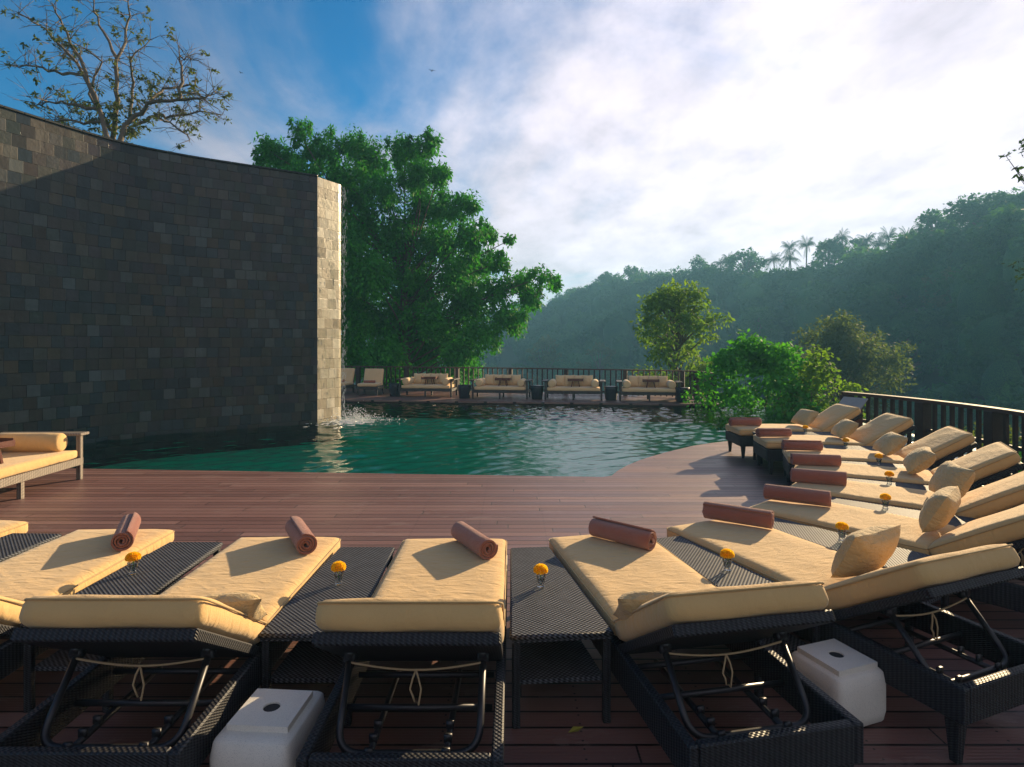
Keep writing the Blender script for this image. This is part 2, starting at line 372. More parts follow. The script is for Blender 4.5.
def cushion_mb(lx, ly, lz, r=.035, puff=.018, seed=0, nx=14, ny=18, wr=.004):
    """padded slab centred on the origin: rounded edges, slightly domed faces"""
    mb = MB(); hx, hy, hz = lx/2, ly/2, lz/2; nz = 4; verts = {}; vs = []; fs = []
    def warp(p):
        q = Vector((max(-hx+r, min(hx-r, p.x)), max(-hy+r, min(hy-r, p.y)), max(-hz+r, min(hz-r, p.z))))
        d = p-q; d = d.normalized()*r if d.length > 1e-9 else d; q = q+d
        du = 1-(abs(p.x)/hx)**3; dv = 1-(abs(p.y)/hy)**3
        if abs(p.z) > hz*.9: q.z += math.copysign(puff*max(0, du)**.6*max(0, dv)**.6, p.z)
        w = noise.noise(Vector((q.x*6+seed, q.y*5, q.z*9)))*wr; q += Vector((w, w*.6, w*1.2))
        return q
    def V(i, j, k):
        key = (i, j, k)
        if key not in verts:
            def sp(t, n): 
                u = 2*t/n-1; return math.copysign(1-(1-abs(u))**1.25, u)
            verts[key] = len(vs); vs.append(warp(Vector((sp(i, nx)*hx, sp(j, ny)*hy, (2*k/nz-1)*hz))))
        return verts[key]
    for i in range(nx):
        for j in range(ny):
            fs.append((V(i, j, nz), V(i+1, j, nz), V(i+1, j+1, nz), V(i, j+1, nz))); fs.append((V(i, j, 0), V(i, j+1, 0), V(i+1, j+1, 0), V(i+1, j, 0)))
    for i in range(nx):
        for k in range(nz):
            fs.append((V(i, 0, k), V(i+1, 0, k), V(i+1, 0, k+1), V(i, 0, k+1))); fs.append((V(i, ny, k), V(i, ny, k+1), V(i+1, ny, k+1), V(i+1, ny, k)))
    for j in range(ny):
        for k in range(nz):
            fs.append((V(0, j, k), V(0, j, k+1), V(0, j+1, k+1), V(0, j+1, k))); fs.append((V(nx, j, k), V(nx, j+1, k), V(nx, j+1, k+1), V(nx, j, k+1)))
    mb.add(vs, fs); return mb
def piping_mb(lx, ly, z, r=.035, pr=.0045):
    mb = MB(); hx, hy = lx/2-.004, ly/2-.004; pts = []
    for (sx, sy, a0) in ((1, 1, 0), (-1, 1, 90), (-1, -1, 180), (1, -1, 270)):
        for k in range(5):
            a = R(a0+k*22.5); pts.append((sx*(hx-r)+r*math.cos(a), sy*(hy-r)+r*math.sin(a), z))
    return mb.tube(pts, pr, 6, closed=True)
def pillow_mb(lx, ly, t, seed=0):
    mb = MB(); n = 16; vs = []; fs = []
    for side in (1, -1):
        for j in range(n+1):
            for i in range(n+1):
                u = 2*i/n-1; v = 2*j/n-1
                k = (max(0, 1-abs(u)**2.4)*max(0, 1-abs(v)**2.4))**.45
                x = u*lx/2*(1-.07*(1-u*u)*0-.09*(1-abs(v))*abs(u)**4*1.0); y = v*ly/2*(1-.09*(1-abs(u))*abs(v)**4)
                w = noise.noise(Vector((u*2.4+seed, v*2.4, side)))*.016+noise.noise(Vector((u*6+seed, v*5, side)))*.006
                vs.append((x, y, side*(t/2*k)+w*(.2+k)))
    m = (n+1)**2
    for s_ in (0, 1):
        for j in range(n):
            for i in range(n):
                a = s_*m+j*(n+1)+i; q = (a, a+1, a+n+2, a+n+1); fs.append(q if s_ == 0 else q[::-1])
    mb.add(vs, fs); return mb
# leaf clouds ---------------------------------------------------------------
def leaf_cloud(name, mat, parent, clumps, n_per_m2, size, seed=1, aspect=.4, droop=.5, shell=.55, jitter=.35, core=0):
    """clumps: (x, y, z, rx, ry, rz). Many small four-sided leaves through each clump's volume."""
    rs = np.random.RandomState(seed); V = []; F = []
    for (cx, cy, cz, rx, ry, rz) in clumps:
        n = max(8, int(n_per_m2*(rx*ry+ry*rz+rx*rz)/3*4*PI/4))
        d = rs.normal(size=(n, 3)); d /= np.linalg.norm(d, axis=1)[:, None]
        rad = shell+(1-shell)*rs.rand(n)**.7; rad *= 1+jitter*(rs.rand(n)-.5)
        bump_ = 1+.22*np.sin(d[:, 0]*5+cx*3)*np.sin(d[:, 2]*6+cy)+.15*np.sin(d[:, 1]*9+cz)
        P = np.c_[cx+d[:, 0]*rx*rad*bump_, cy+d[:, 1]*ry*rad*bump_, cz+d[:, 2]*rz*rad*bump_]
        ax = d*np.array([1, 1, .5])+rs.normal(size=(n, 3))*.55; ax[:, 2] -= droop*(.5+rs.rand(n)); ax /= np.linalg.norm(ax, axis=1)[:, None]
        nr = d*1.3+rs.normal(size=(n, 3))*.42+np.array([0, 0, .45]); sd = np.cross(ax, nr); sd /= np.linalg.norm(sd, axis=1)[:, None]+1e-9
        L_ = size*(.6+.8*rs.rand(n))[:, None]; W_ = L_*aspect*(.8+.4*rs.rand(n))[:, None]
        a = P-ax*L_*.5; b = P+sd*W_*.5+ax*L_*.02; c = P+ax*L_*.5; e = P-sd*W_*.5+ax*L_*.02
        V.append(np.stack([a, b, c, e], 1).reshape(-1, 3))
    V = np.concatenate(V); nq = len(V)//4
    me = bpy.data.meshes.new(name); me.vertices.add(len(V)); me.vertices.foreach_set('co', V.astype('f').ravel())
    me.loops.add(nq*4); me.loops.foreach_set('vertex_index', np.arange(nq*4, dtype='i'))
    me.polygons.add(nq); me.polygons.foreach_set('loop_start', np.arange(0, nq*4, 4, dtype='i')); me.polygons.foreach_set('loop_total', np.full(nq, 4, 'i'))
    me.update(); me.validate(); me.materials.append(MAT[mat])
    o = bpy.data.objects.new(name, me); col.objects.link(o); o.parent = parent
    return o
def limb(mb, a, b, r0, r1, bend=.15, seg=6, n=6, rr=rnd):
    a = Vector(a); b = Vector(b); L_ = (b-a).length; off = Vector((rr.uniform(-1, 1), rr.uniform(-1, 1), rr.uniform(-.3, 1)))*bend*L_
    pts = [a*(1-t)+b*t+off*math.sin(PI*t)*.6 for t in [i/n for i in range(n+1)]]
    mb.tube(pts, r0, seg, r1); return pts

# ------------------------------------------------------------------ the setting
def arc(cx, cy, r, a0, a1, n):
    return [(cx+r*math.sin(R(a0+(a1-a0)*i/n)), cy-r*math.cos(R(a0+(a1-a0)*i/n))) for i in range(n+1)]   # heading angle: 0 = towards the camera side
CX, CY = -.25, 8.1
edge = [(-14, 9.0), (-9.0, 8.62), (-5.9, 8.4), (-2.3, 8.12), (1.20, 7.87), (1.32, 7.95), (1.45, 8.25), (1.65, 8.62), (1.93, 9.03), (2.25, 9.42), (2.6, 9.80), (3.08, 10.28), (3.55, 10.62), (3.97, 10.86), (4.6, 11.08), (5.3, 11.2), (5.98, 11.25)]
outer = arc(CX, CY, 6.72, 113, 20, 30)
deck_poly = edge+outer+[(2.0, .2), (0, -1.2), (-4, -3), (-14, -3)]
deck_poly = deck_poly[::-1]
def fixccw(p):
    a = sum(p[i][0]*p[(i+1) % len(p)][1]-p[(i+1) % len(p)][0]*p[i][1] for i in range(len(p))); return p if a > 0 else p[::-1]
deck_poly = fixccw(deck_poly)
tag(MB().prism(deck_poly, -.06, 0).build('deck', 'deck_planks'), kind='structure')
ins = [(x, y-.03) if y > 7.5 else (x, y) for x, y in deck_poly]
tag(MB().prism([(x-(.03 if x > 5 else 0), y) for x, y in ins], -2.2, -.062).build('deck_foundation', 'dark_wood'), kind='structure')
far_poly = fixccw([(-9, 19.35), (-5.3, 19.0), (0, 18.3), (5.85, 17.5), (6.25, 17.6), (6.35, 20.2), (3, 21.4), (-9, 25.2)])
tag(MB().prism(far_poly, -.05, 0).build('far_terrace', 'deck_planks'), kind='structure')
tag(MB().prism([(x*.998, y+.03) for x, y in far_poly], -2.2, -.052).build('terrace_foundation', 'dark_wood'), kind='structure')
def sheet(name, poly, z, mat, uvs=False, kind='structure'):
    mb = MB(); mb.add([(x, y, z) for x, y in poly], [tuple(range(len(poly)))])
    if uvs: mb.uv = [[(x, y)] for x, y in poly]
    return tag(mb.build(name, mat), kind=kind)
sheet('pool_floor', [(-13, 7.6), (8.2, 7.6), (8.2, 22), (-13, 22)], -.55, 'pool_lining')
def water():
    x0, x1, y0, y1, st = -12.5, 8.0, 7.85, 19.4, .042
    xs = np.arange(x0, x1, st); ys = np.arange(y0, y1, st); X, Y = np.meshgrid(xs, ys); Z = np.zeros_like(X); rs = np.random.RandomState(4)
    for k in range(46):
        lam = .16*(.62/.16)**rs.rand(); a = R(-62)+rs.normal()*.55; kx, ky = math.cos(a)*TAU/lam, math.sin(a)*TAU/lam
        Z += lam**.75*.0043*np.sin(kx*X+ky*Y+rs.rand()*TAU+.8*np.sin(X*.7+k)+.7*np.sin(Y*.6+k*1.7))
    for (cx, cy, am) in ((-4.0, 14.3, .016), (.6, 18.0, .004)):
        D = np.hypot(X-cx, Y-cy); Z += am*np.sin(D*TAU/.42+np.sin(X*1.1)+np.sin(Y*1.3))/(1+.6*D)
    Z *= .75+.45*np.sin(X*.45+1.0)*np.sin(Y*.5+.4)
    V = np.stack([X, Y, Z-.085], -1).reshape(-1, 3); nx, ny = len(xs), len(ys)
    i = np.arange(nx-1)[None, :]+np.arange(ny-1)[:, None]*nx; F = np.stack([i, i+1, i+nx+1, i+nx], -1).reshape(-1, 4)
    cx_ = X[:-1, :-1].ravel(); cy_ = Y[:-1, :-1].ravel(); keep = (cx_ < 7.99-np.maximum(0, cy_-16.7)*.55); F = F[keep]
    me = bpy.data.meshes.new('pool_water'); me.vertices.add(len(V)); me.vertices.foreach_set('co', V.astype('f').ravel())
    me.loops.add(F.size); me.loops.foreach_set('vertex_index', F.astype('i').ravel()); me.polygons.add(len(F))
    me.polygons.foreach_set('loop_start', np.arange(0, F.size, 4, dtype='i')); me.polygons.foreach_set('loop_total', np.full(len(F), 4, 'i')); me.update(); me.validate(); me.shade_smooth()
    me.materials.append(MAT['pool_water']); o = bpy.data.objects.new('pool_water', me); col.objects.link(o); tag(o, kind='structure')
water()
tag(MB().box((8.1, 13.4, -.68), (.2, 6.6, 1.18)).box((7.25, 17.9, -.68), (.2, 3.0, 1.18), Euler((0, 0, R(30)))).build('pool_edge', 'pool_tiles'), kind='structure')

# terrain: level shelf round the pool, a valley and the wooded ridge beyond
def ridge(az):                # az degrees clockwise from +Y -> distance, ground height of the ridge
    T = [(-180, 260, 8), (-60, 260, 8), (-30, 260, 6), (-5, 250, 3), (4.5, 240, 11), (10, 225, 15.5), (17, 200, 14.5), (23, 180, 12), (30, 155, 11), (36, 135, 11), (40, 118, 12), (47, 115, 6), (70, 120, 4), (110, 160, 6), (180, 260, 8)]
    for i in range(len(T)-1):
        if T[i][0] <= az <= T[i+1][0]:
            t = (az-T[i][0])/(T[i+1][0]-T[i][0]); t = t*t*(3-2*t)
            return T[i][1]+(T[i+1][1]-T[i][1])*t, T[i][2]+(T[i+1][2]-T[i][2])*t
    return 260, 20
def sstep(a, b, x):
    t = max(0, min(1, (x-a)/(b-a))); return t*t*(3-2*t)
def ground_h(x, y):
    r = math.hypot(x, y); az = math.degrees(math.atan2(x, y)); D, H = ridge(az)
    front = sstep(-75, -35, az)*(1-sstep(125, 160, az))      # the valley lies in front and to the right
    shelf = -1.7; start = 24-11*sstep(25, 45, az)
    valley = -22
    h = shelf+(valley-shelf)*sstep(start, start+38, r)
    up = sstep(D*.42, D, r)
    h = h+(H-h)*up
    if r > D: h = H-(r-D)*.02
    h += noise.noise(Vector((x*.02, y*.02, 0)))*3.2*sstep(35, 90, r)+noise.noise(Vector((x*.07, y*.07, 3)))*1.2*sstep(35, 90, r)
    hb = -1.7+noise.noise(Vector((x*.03, y*.03, 7)))*.8*sstep(30, 60, r)+sstep(150, 400, r)*10
    return hb+(h-hb)*front
def terrain():
    mb = MB(); radii = [0, 6, 10, 14, 17, 20, 23, 26, 30, 35, 40, 46, 52, 60, 68, 76, 85, 95, 105, 115, 125, 135, 145, 158, 172, 186, 200, 215, 230, 250, 275, 310, 380, 500, 800, 1500, 3000]
    na = 144; vs = [(0, 0, -1.7)]; fs = []
    for r in radii[1:]:
        for k in range(na):
            a = TAU*k/na; x, y = r*math.sin(a), r*math.cos(a); vs.append((x, y, -1.9 if r < 13 else ground_h(x, y)))
    for k in range(na): fs.append((0, 1+(k+1) % na, 1+k))
    for i in range(len(radii)-2):
        for k in range(na):
            a, b = 1+i*na+k, 1+i*na+(k+1) % na; fs.append((a, b, b+na, a+na))
    mb.add(vs, fs); tag(mb.build('terrain', 'ground_cover', None, True), kind='structure')
terrain()

# the curved slate wall --------------------------------------------------
def stone_wall():
    ctrl = [(-9.2, 6.6), (-8.95, 8.2), (-8.36, 9.85), (-7.62, 11.45), (-6.85, 12.3), (-5.88, 12.98), (-5.1, 13.48), (-4.5, 13.88)]
    pts = []
    P = [Vector((*c, 0)) for c in ctrl]; P = [P[0]*2-P[1]]+P+[P[-1]*2-P[-2]]
    for i in range(1, len(P)-2):
        for k in range(6):
            t = k/6; a, b, c, d = P[i-1:i+3]
            pts.append(.5*((2*b)+(c-a)*t+(2*a-5*b+4*c-d)*t*t+(3*b-a-3*c+d)*t**3))
    pts.append(P[-2]); H = 5.62; Z0 = -1.2
    outerp = []
    for i, p in enumerate(pts):
        d = (pts[min(i+1, len(pts)-1)]-pts[max(i-1, 0)]).normalized(); outerp.append(p+Vector((-d.y, d.x, 0))*.75)
    endp = Vector((-4.13, 14.6, 0))
    root = empty('stone_wall', (pts[-1].x, pts[-1].y, 0)); off = Vector((pts[-1].x, pts[-1].y, 0))
    tag(root, 'tall curved wall of dark slate tiles rising from the pool beside the deck', 'wall')
    loop = [p-off for p in pts]
    def strip(line, z0, z1, name, mat, nz=1):
        mb = MB(); mb.uv = []; s = 0; S = [0]
        for i in range(1, len(line)): s += (line[i]-line[i-1]).length; S.append(s)
        for i in range(len(line)-1):
            a, b = line[i], line[i+1]; n = len(mb.v)
            mb.v += [(a.x, a.y, z0), (b.x, b.y, z0), (b.x, b.y, z1), (a.x, a.y, z1)]; mb.f.append((n, n+1, n+2, n+3))
            mb.uv.append([(S[i], z0), (S[i+1], z0), (S[i+1], z1), (S[i], z1)])
        return mb
    inner = strip(loop, Z0, H, 'x', 'x')
    o2 = strip([p-off for p in outerp[::-1]], Z0, H, 'x', 'x')
    n = len(inner.v); inner.v += o2.v; inner.f += [tuple(i+n for i in f) for f in o2.f]; inner.uv += o2.uv
    inner.build('tile_face', 'slate_tiles', root)
    # lit end of the wall, slightly rounded on its outer corner
    e = endp-off; z = Vector((0, 0, 0)); ob = outerp[-1]-off
    endl = [z]+[z.lerp(e, t) for t in (.3, .6, .85)]+[e+Vector((-.03, -.02, 0)), e+Vector((-.05, .06, 0)), e+Vector((-.16, .10, 0)), ob]
    strip(endl, Z0, H-.0, 'x', 'x').build('end_face', 'wet_stone', root)
    cap = MB(); allp = [p-off for p in pts]+endl[1:-1]+[p-off for p in outerp[::-1]]
    m = len(pts); vs = [];
    for i in range(m): vs += [(loop[i].x, loop[i].y, H), ((outerp[i]-off).x, (outerp[i]-off).y, H)]
    fs = [(2*i, 2*i+2, 2*i+3, 2*i+1) for i in range(m-1)]; cap.add(vs, fs)
    cap.add([(p.x, p.y, H) for p in endl], [tuple(range(len(endl)))[::1]])
    # low coping stones standing a little proud
    for i in range(m-1):
        a, b = loop[i], loop[i+1]; mid = (a+b)/2; d = (b-a); nrm = Vector((-d.y, d.x, 0)).normalized(); ang = math.atan2(d.y, d.x)
        cap.box((mid.x+nrm.x*.37, mid.y+nrm.y*.37, H+.022), (d.length*.985, .80, .04), Euler((0, 0, ang)), .006)
    cap.build('coping', 'slate_tiles', root)
    # water coming down the lit end and the splash at its foot
    rs = random.Random(5); fall = empty('waterfall', (-4.0, 14.45, -.075))
    tag(fall, 'thin curtain of water drops falling past the sunlit end of the slate wall', 'waterfall')
    dr = MB()
    for k in range(420):
        t = rs.random(); x = .02+rs.gauss(0, .035)+.06*(1-t)*0; zc = t*5.6; ln = rs.uniform(.03, .12); r_ = rs.uniform(.002, .0045); y = rs.uniform(-.35, .15)
        x += -.18*(-.35-y)*-1
        dr.tube([(x, y, zc), (x, y, zc-ln)], r_, 4, r_*.5)
    tag(dr.build("falling_drops", "foam", fall), kind="stuff")
    sp = MB()
    for k in range(1300):
        a = rs.uniform(0, TAU); q = abs(rs.gauss(0, .45)); x = math.cos(a)*q+.32; y = math.sin(a)*q*.8-.25; zz = max(0, rs.gauss(.05, .10))*max(0, 1.3-q); s_ = rs.uniform(.006, .017)
        sp.box((x, y, zz+.008), (s_, s_, s_*.8), Euler((rs.random()*3, rs.random()*3, 0)))
    for k in range(240):
        a = rs.uniform(0, TAU); q = abs(rs.gauss(0, .42)); sp.lathe([(0, .012), (rs.uniform(.02, .07), .004), (.001, .001)], 7, (math.cos(a)*q+.15, math.sin(a)*q-.3, 0))
    tag(sp.build("splash", "foam", fall), kind="stuff")
stone_wall()

# railings -----------------------------------------------------------------
def railing(line, H, label, name_post, post_idx, bal=.115, bw=.035, pw=.11, topw=.09, topt=.04, mids=(.09,), rail_mat='rail_wood', group=None):
    o = line[0]; root = empty('railing', (o[0], o[1], 0)); tag(root, label, 'railing')
    L_ = [Vector((p[0]-o[0], p[1]-o[1], 0)) for p in line]
    S = [0]
    for i in range(1, len(L_)): S.append(S[-1]+(L_[i]-L_[i-1]).length)
    def at(s):
        for i in range(len(S)-1):
            if s <= S[i+1]+1e-6: t = (s-S[i])/(S[i+1]-S[i]); return L_[i].lerp(L_[i+1], t), math.atan2(*(L_[i+1]-L_[i]).yx)
        return L_[-1], math.atan2(*(L_[-1]-L_[-2]).yx)
    def sweep(z, w, t):
        mb = MB(); n = len(L_); vs = []
        for i, p in enumerate(L_):
            d = (L_[min(i+1, n-1)]-L_[max(i-1, 0)]).normalized(); nn = Vector((-d.y, d.x, 0))*w/2
            vs += [p+nn+Vector((0, 0, z)), p-nn+Vector((0, 0, z)), p-nn+Vector((0, 0, z+t)), p+nn+Vector((0, 0, z+t))]
        fs = [(0, 1, 2, 3), tuple(4*(n-1)+k for k in (3, 2, 1, 0))]
        for i in range(n-1):
            for k in range(4): fs.append((4*i+k, 4*i+4+k, 4*i+4+(k+1) % 4, 4*i+(k+1) % 4))
        mb.add(vs, fs); return mb
    sweep(H-topt, topw, topt).build('top_rail', 'pale_rail' if False else rail_mat, root)
    for mz in mids: sweep(mz, .05, .045).build('lower_rail', 'dark_wood', root)
    posts = [s for s in post_idx]; pp = MB().box((0, 0, (H-topt-.001)/2), (pw, pw, H-topt-.001), None, .006)
    first = None
    for s in posts:
        p, a = at(s)
        if first is None: first = pp.build('post', 'dark_wood', root); q = first
        else: q = first.copy(); col.objects.link(q); q.parent = root
        q.location = p; q.rotation_euler = (0, 0, a)
    first = None; n = int(S[-1]/bal); z0 = .02
    for k in range(1, n):
        s = k*S[-1]/n
        if any(abs(s-x) < pw*.5+bw*.6 for x in posts): continue
        p, a = at(s)
        if first is None: first = MB().box((0, 0, (H-topt)/2+.01), (bw, bw*.8, H-topt-.02)).build('baluster', 'dark_wood', root); q = first
        else: q = first.copy(); col.objects.link(q); q.parent = root
        q.location = p; q.rotation_euler = (0, 0, a)
    return root
far_line = [(-8.2, 24.4), (-4.0, 23.2), (.66, 21.75), (3.4, 20.7), (5.8, 19.6), (6.05, 19.0), (5.98, 17.72)]
S_far = sum(math.dist(far_line[i], far_line[i+1]) for i in range(len(far_line)-1))
railing(far_line, .90, 'dark wooden railing along the far terrace behind the row of sofas', 'post', [.05, 2.2, 4.3, 6.4, 8.5, 10.6, 12.7, 14.6, S_far-1.6, S_far-.06], bal=.19, bw=.04, pw=.13)
right_line = arc(CX, CY, 6.58, 112, 32, 42)
S_r = sum(math.dist(right_line[i], right_line[i+1]) for i in range(len(right_line)-1))
railing(right_line, .91, 'dark wooden railing curving behind the loungers on the right', 'post', [.06, 1.5, 2.75, 4.4, 6.0, 7.6, S_r-.06], bal=.155, bw=.05, pw=.16, topw=.14, topt=.05, mids=(.06, .42))

# ------------------------------------------------------------------ sun loungers
def make_lounger():
    """origin: floor under the middle of the foot end; the head lies towards local -Y"""
    root = empty('sun_lounger'); W = .70; L_ = 1.98; zt = .335; hy = -1.27; ANG = R(32)
    f = MB()
    for s in (-1, 1): f.box((s*(W/2-.02), -L_/2, zt-.075), (.04, L_, .15), None, .006)
    for y in (-.02, -L_+.02): f.box((0, y, zt-.075), (W-.082, .04, .15), None, .006)
    f.build('base_frame', 'dark_wicker', root)
    for sx in (-1, 1):
        for y in (-.06, -L_+.06):
            MB().taper((sx*(W/2-.045), y, 0), .032, (sx*(W/2-.045), y, zt-.153), .058).build('leg', 'dark_wicker', root)
    MB().box((0, hy/2-.02, zt-.02), (W-.084, -hy-.05, .03)).build('seat_panel', 'dark_wicker', root)
    cs = cushion_mb(W-.01, 1.25, .10, .034, .010, 1); cs.v = [(x, y, z+.002) for x, y, z in cs.v]
    c = cs.build('seat_cushion', 'cushion_fabric', root, True, (0, -.615, zt+.058))
    piping_mb(W-.005, 1.255, .034).build('piping', 'piping_fabric', c, True)
    # tube cradle inside the head half of the base
    t = MB(); zc = zt-.10
    for x in (-.14, .14): t.tube([(x, hy+.02, zc), (x, -L_+.05, zc)], .013, 8)
    for y in (hy-.30, hy-.06): t.tube([(-W/2+.05, y, zc+.028), (W/2-.05, y, zc+.028)], .013, 8)
    for x in (-.14, .14):
        for y in (hy-.40, hy-.48, hy-.56): t.box((x, y, zc+.022), (.03, .014, .03))
    t.build('tube_cradle', 'tube_metal', root, True)
    # reclined back
    rot = Euler((-ANG, 0, 0)); M_ = rot.to_matrix(); hinge = Vector((0, hy, zt+.005)); BL = .66
    def bp(x, y, z): return hinge+M_ @ Vector((x, y, z))
    b = MB(); b.box((0, -BL/2, -.02), (W-.02, BL, .045), None, .006)
    bf = b.build('backrest_frame', 'dark_wicker', root, False, hinge, rot)
    cb = cushion_mb(W-.01, BL+.02, .105, .036, .014, 5, wr=.006); bc = cb.build('back_cushion', 'cushion_fabric', root, True, bp(0, -BL/2-.005, .062), rot)
    piping_mb(W-.002, BL+.026, .037).build('piping', 'piping_fabric', bc, True)
    u = MB(); tops = [bp(s*.265, -.36, -.055) for s in (-1, 1)]
    bot = [Vector((s*.26, -L_+.16, zt-.09)) for s in (-1, 1)]
    u.tube(fillet([tops[0], bot[0], bot[1], tops[1]], .09, 7), .014, 9)
    for tp in tops: u.tube([tp+Vector((-.022, 0, .004)), tp+Vector((.022, 0, .004))], .022, 10); u.box(tp+Vector((0, 0, .022)), (.03, .05, .03))
    u.build('support_bracket', 'tube_metal', root, True)
    k = MB(); a, e = tops; sag = [a.lerp(e, i/14)+Vector((0, -.02, -.03*math.sin(PI*i/14)-.01)) for i in range(15)]
    k.tube(sag, .0045, 6); m = sag[7]
    for s in (-1, 1): k.tube([m, m+Vector((s*.012, -.01, -.03)), m+Vector((s*.022, -.012, -.07)), m+Vector((s*.012, -.015, -.11-.02*s)), m+Vector((s*.004, -.01, -.12))], .004, 6)
    k.build('tie_cord', 'cord', root, True)
    return root
hd = lambda th: Vector((math.sin(th), -math.cos(th), 0))
# foot-centre X, Y, heading, label
LG = [(-3.88, 4.42, -4, 'tan cushioned lounger cut off at the far left edge of the photo'),
      (-2.70, 4.20, 0, 'tan lounger with a towel roll, its raised back cut off by the left edge'),
      (-1.49, 4.03, 0, 'tan lounger with towel roll whose raised back fills the lower left corner'),
      (-.38, 4.00, 0, 'tan lounger seen straight from behind in the middle foreground, cord tied below its back'),
      (.58, 4.09, 11, 'tan lounger right of the middle wedge table, its back raised beside a white stone block'),
      (1.41, 4.39, 22, 'tan lounger beyond the right stone block with a plump pillow against its raised back'),
      (2.12, 4.98, 40, 'tan lounger third from the front along the right curve, back cut by right edge'),
      (2.70, 5.68, 50, 'tan lounger fourth from the front along the right curve, pillow leaning at its hinge'),
      (3.06, 6.46, 61, 'tan lounger in the right curve whose raised back stands before the thick railing post'),
      (3.33, 7.30, 71, 'tan lounger, third from the pool end of the right curve'),
      (3.44, 8.33, 82, 'tan lounger, second from the pool end of the right curve'),
      (3.48, 9.47, 88, 'tan lounger at the pool end of the right curve, nearest the water')]
proto = make_lounger(); loungers = []
for i, (x, y, a, lab) in enumerate(LG):
    o = proto if i == 0 else copy_tree(proto); o.location = (x, y, 0); o.rotation_euler = (0, 0, R(a))
    tag(o, lab, 'sun lounger', 'sun loungers in a curve on the deck'); loungers.append(o)

# wedge side tables between the loungers
def table_mb(wf, wn, L_=1.16):
    root = empty('side_table'); z = .425
    MB().prism([(-wf/2, 0), (-wn/2, -L_), (wn/2, -L_), (wf/2, 0)], z-.035, z).build('table_top', 'table_wicker', root)
    e = MB()
    for (a, b) in (((-wf/2, 0), (-wn/2, -L_)), ((-wn/2, -L_), (wn/2, -L_)), ((wn/2, -L_), (wf/2, 0)), ((wf/2, 0), (-wf/2, 0))):
        e.tube([(a[0], a[1], z-.012), (b[0], b[1], z-.012)], .011, 8)
    e.build('edge_braid', 'table_wicker', root, True)
    MB().prism([(-wf/2+.03, -.04), (-wn/2+.03, -L_+.03), (wn/2-.03, -L_+.03), (wf/2-.03, -.04)], .185, .205).build('shelf', 'table_wicker', root)
    for (x, y) in ((-wf/2+.02, -.02), (wf/2-.02, -.02), (-wn/2+.02, -L_+.02), (wn/2-.02, -L_+.02)):
        MB().box((x, y, (z-.036)/2), (.035, .035, z-.036), None, .004).build('leg', 'dark_wicker', root)
    return root
TB = []
tlabels = ['dark woven wedge table at the far left edge, no flower in view', 'dark woven wedge table with marigold, between the two left loungers with towels', 'dark woven wedge table with marigold, left of the middle foreground lounger',
           'dark woven wedge table with shelf and marigold, standing clear right of the middle lounger', 'dark woven wedge table with marigold, just behind the raised back by the right stone block',
           'dark woven wedge table with marigold, beyond the plump pillow of the fifth lounger', 'dark woven wedge table fifth from the pool end of the right curve', 'dark woven wedge table fourth from the pool end of the right curve',
           'dark woven wedge table third from the pool end of the right curve', 'dark woven wedge table second from the pool end of the right curve', 'dark woven wedge table nearest the pool end of the right curve']
protos = {}
def corner(i, side, back=0):
    x, y, a, _ = LG[i]; th = R(a); d = hd(th); n = Vector((math.cos(th), math.sin(th), 0)); return Vector((x, y, 0))+n*side*.36+d*back
for i in range(11):
    a, b = corner(i, 1, .14), corner(i+1, -1, .14); th = R((LG[i][2]+LG[i+1][2])/2); d = hd(th)
    f = (a+b)/2; wf = max(.22, min(.34, (b-a).length-.04)); a2, b2 = corner(i, 1, 1.3), corner(i+1, -1, 1.3)
    wn = max(wf+.03, min(.46, (b2-a2).length-.04))
    if i in (0, 1, 2): wn = wf+.07
    t = table_mb(wf, wn); t.location = (f.x, f.y, 0); t.rotation_euler = (0, 0, th)
    tag(t, tlabels[i], 'side table', 'woven wedge tables between the loungers'); TB.append((t, f, th))

def make_vase():
    root = empty('flower_vase')
    MB().lathe([(0, .001), (.020, .001), (.022, .008), (.017, .016), (.024, .05), (.030, .066), (.028, .066), (.022, .05), (.014, .02), (0, .018)], 16).build('glass_cup', 'clear_glass', root, True)
    MB().tube([(0, 0, .02), (.004, .002, .07), (0, 0, .085)], .003, 6).build('stem', 'stem', root, True)
    fl = MB(); rs = random.Random(3)
    for k in range(150):                      # ruffled petals over a ball
        z = 1-1.35*k/150; a = k*2.39996; r = math.sqrt(max(0, 1-z*z)); d = Vector((r*math.cos(a), r*math.sin(a), z*.72)); c = d*.030+Vector((0, 0, .092))
        t1 = d.orthogonal().normalized(); t1 = Matrix.Rotation(rs.uniform(0, TAU), 3, d) @ t1; t2 = d.cross(t1).normalized(); s = .0095
        tip = c+d.normalized()*.010
        fl.add([c-t1*s, tip-t1*s*.8+t2*.003, tip+t1*s*.8-t2*.003, c+t1*s], [(0, 1, 2, 3)])
    fl.lathe([(0, .070), (.022, .078), (.030, .092), (.022, .108), (0, .115)], 12); fl.build('blossom', 'marigold', root)
    return root
vp = None
vspots = {1: (-2.16, 3.42), 2: (-.945, 3.27), 3: (.155, 3.23), 4: (1.245, 3.47), 5: (2.20, 4.0)}
vl = {1: 'on the wedge table nearest the left edge', 2: 'on the table left of the middle foreground lounger', 3: 'on the free-standing table right of the middle lounger', 4: 'on the table by the right stone block',
      5: 'on the table beside the plump pillow', 6: 'on the fifth table from the pool end', 7: 'on the fourth table from the pool end', 8: 'on the third table from the pool end', 9: 'on the second table from the pool end', 10: 'on the table nearest the pool end'}
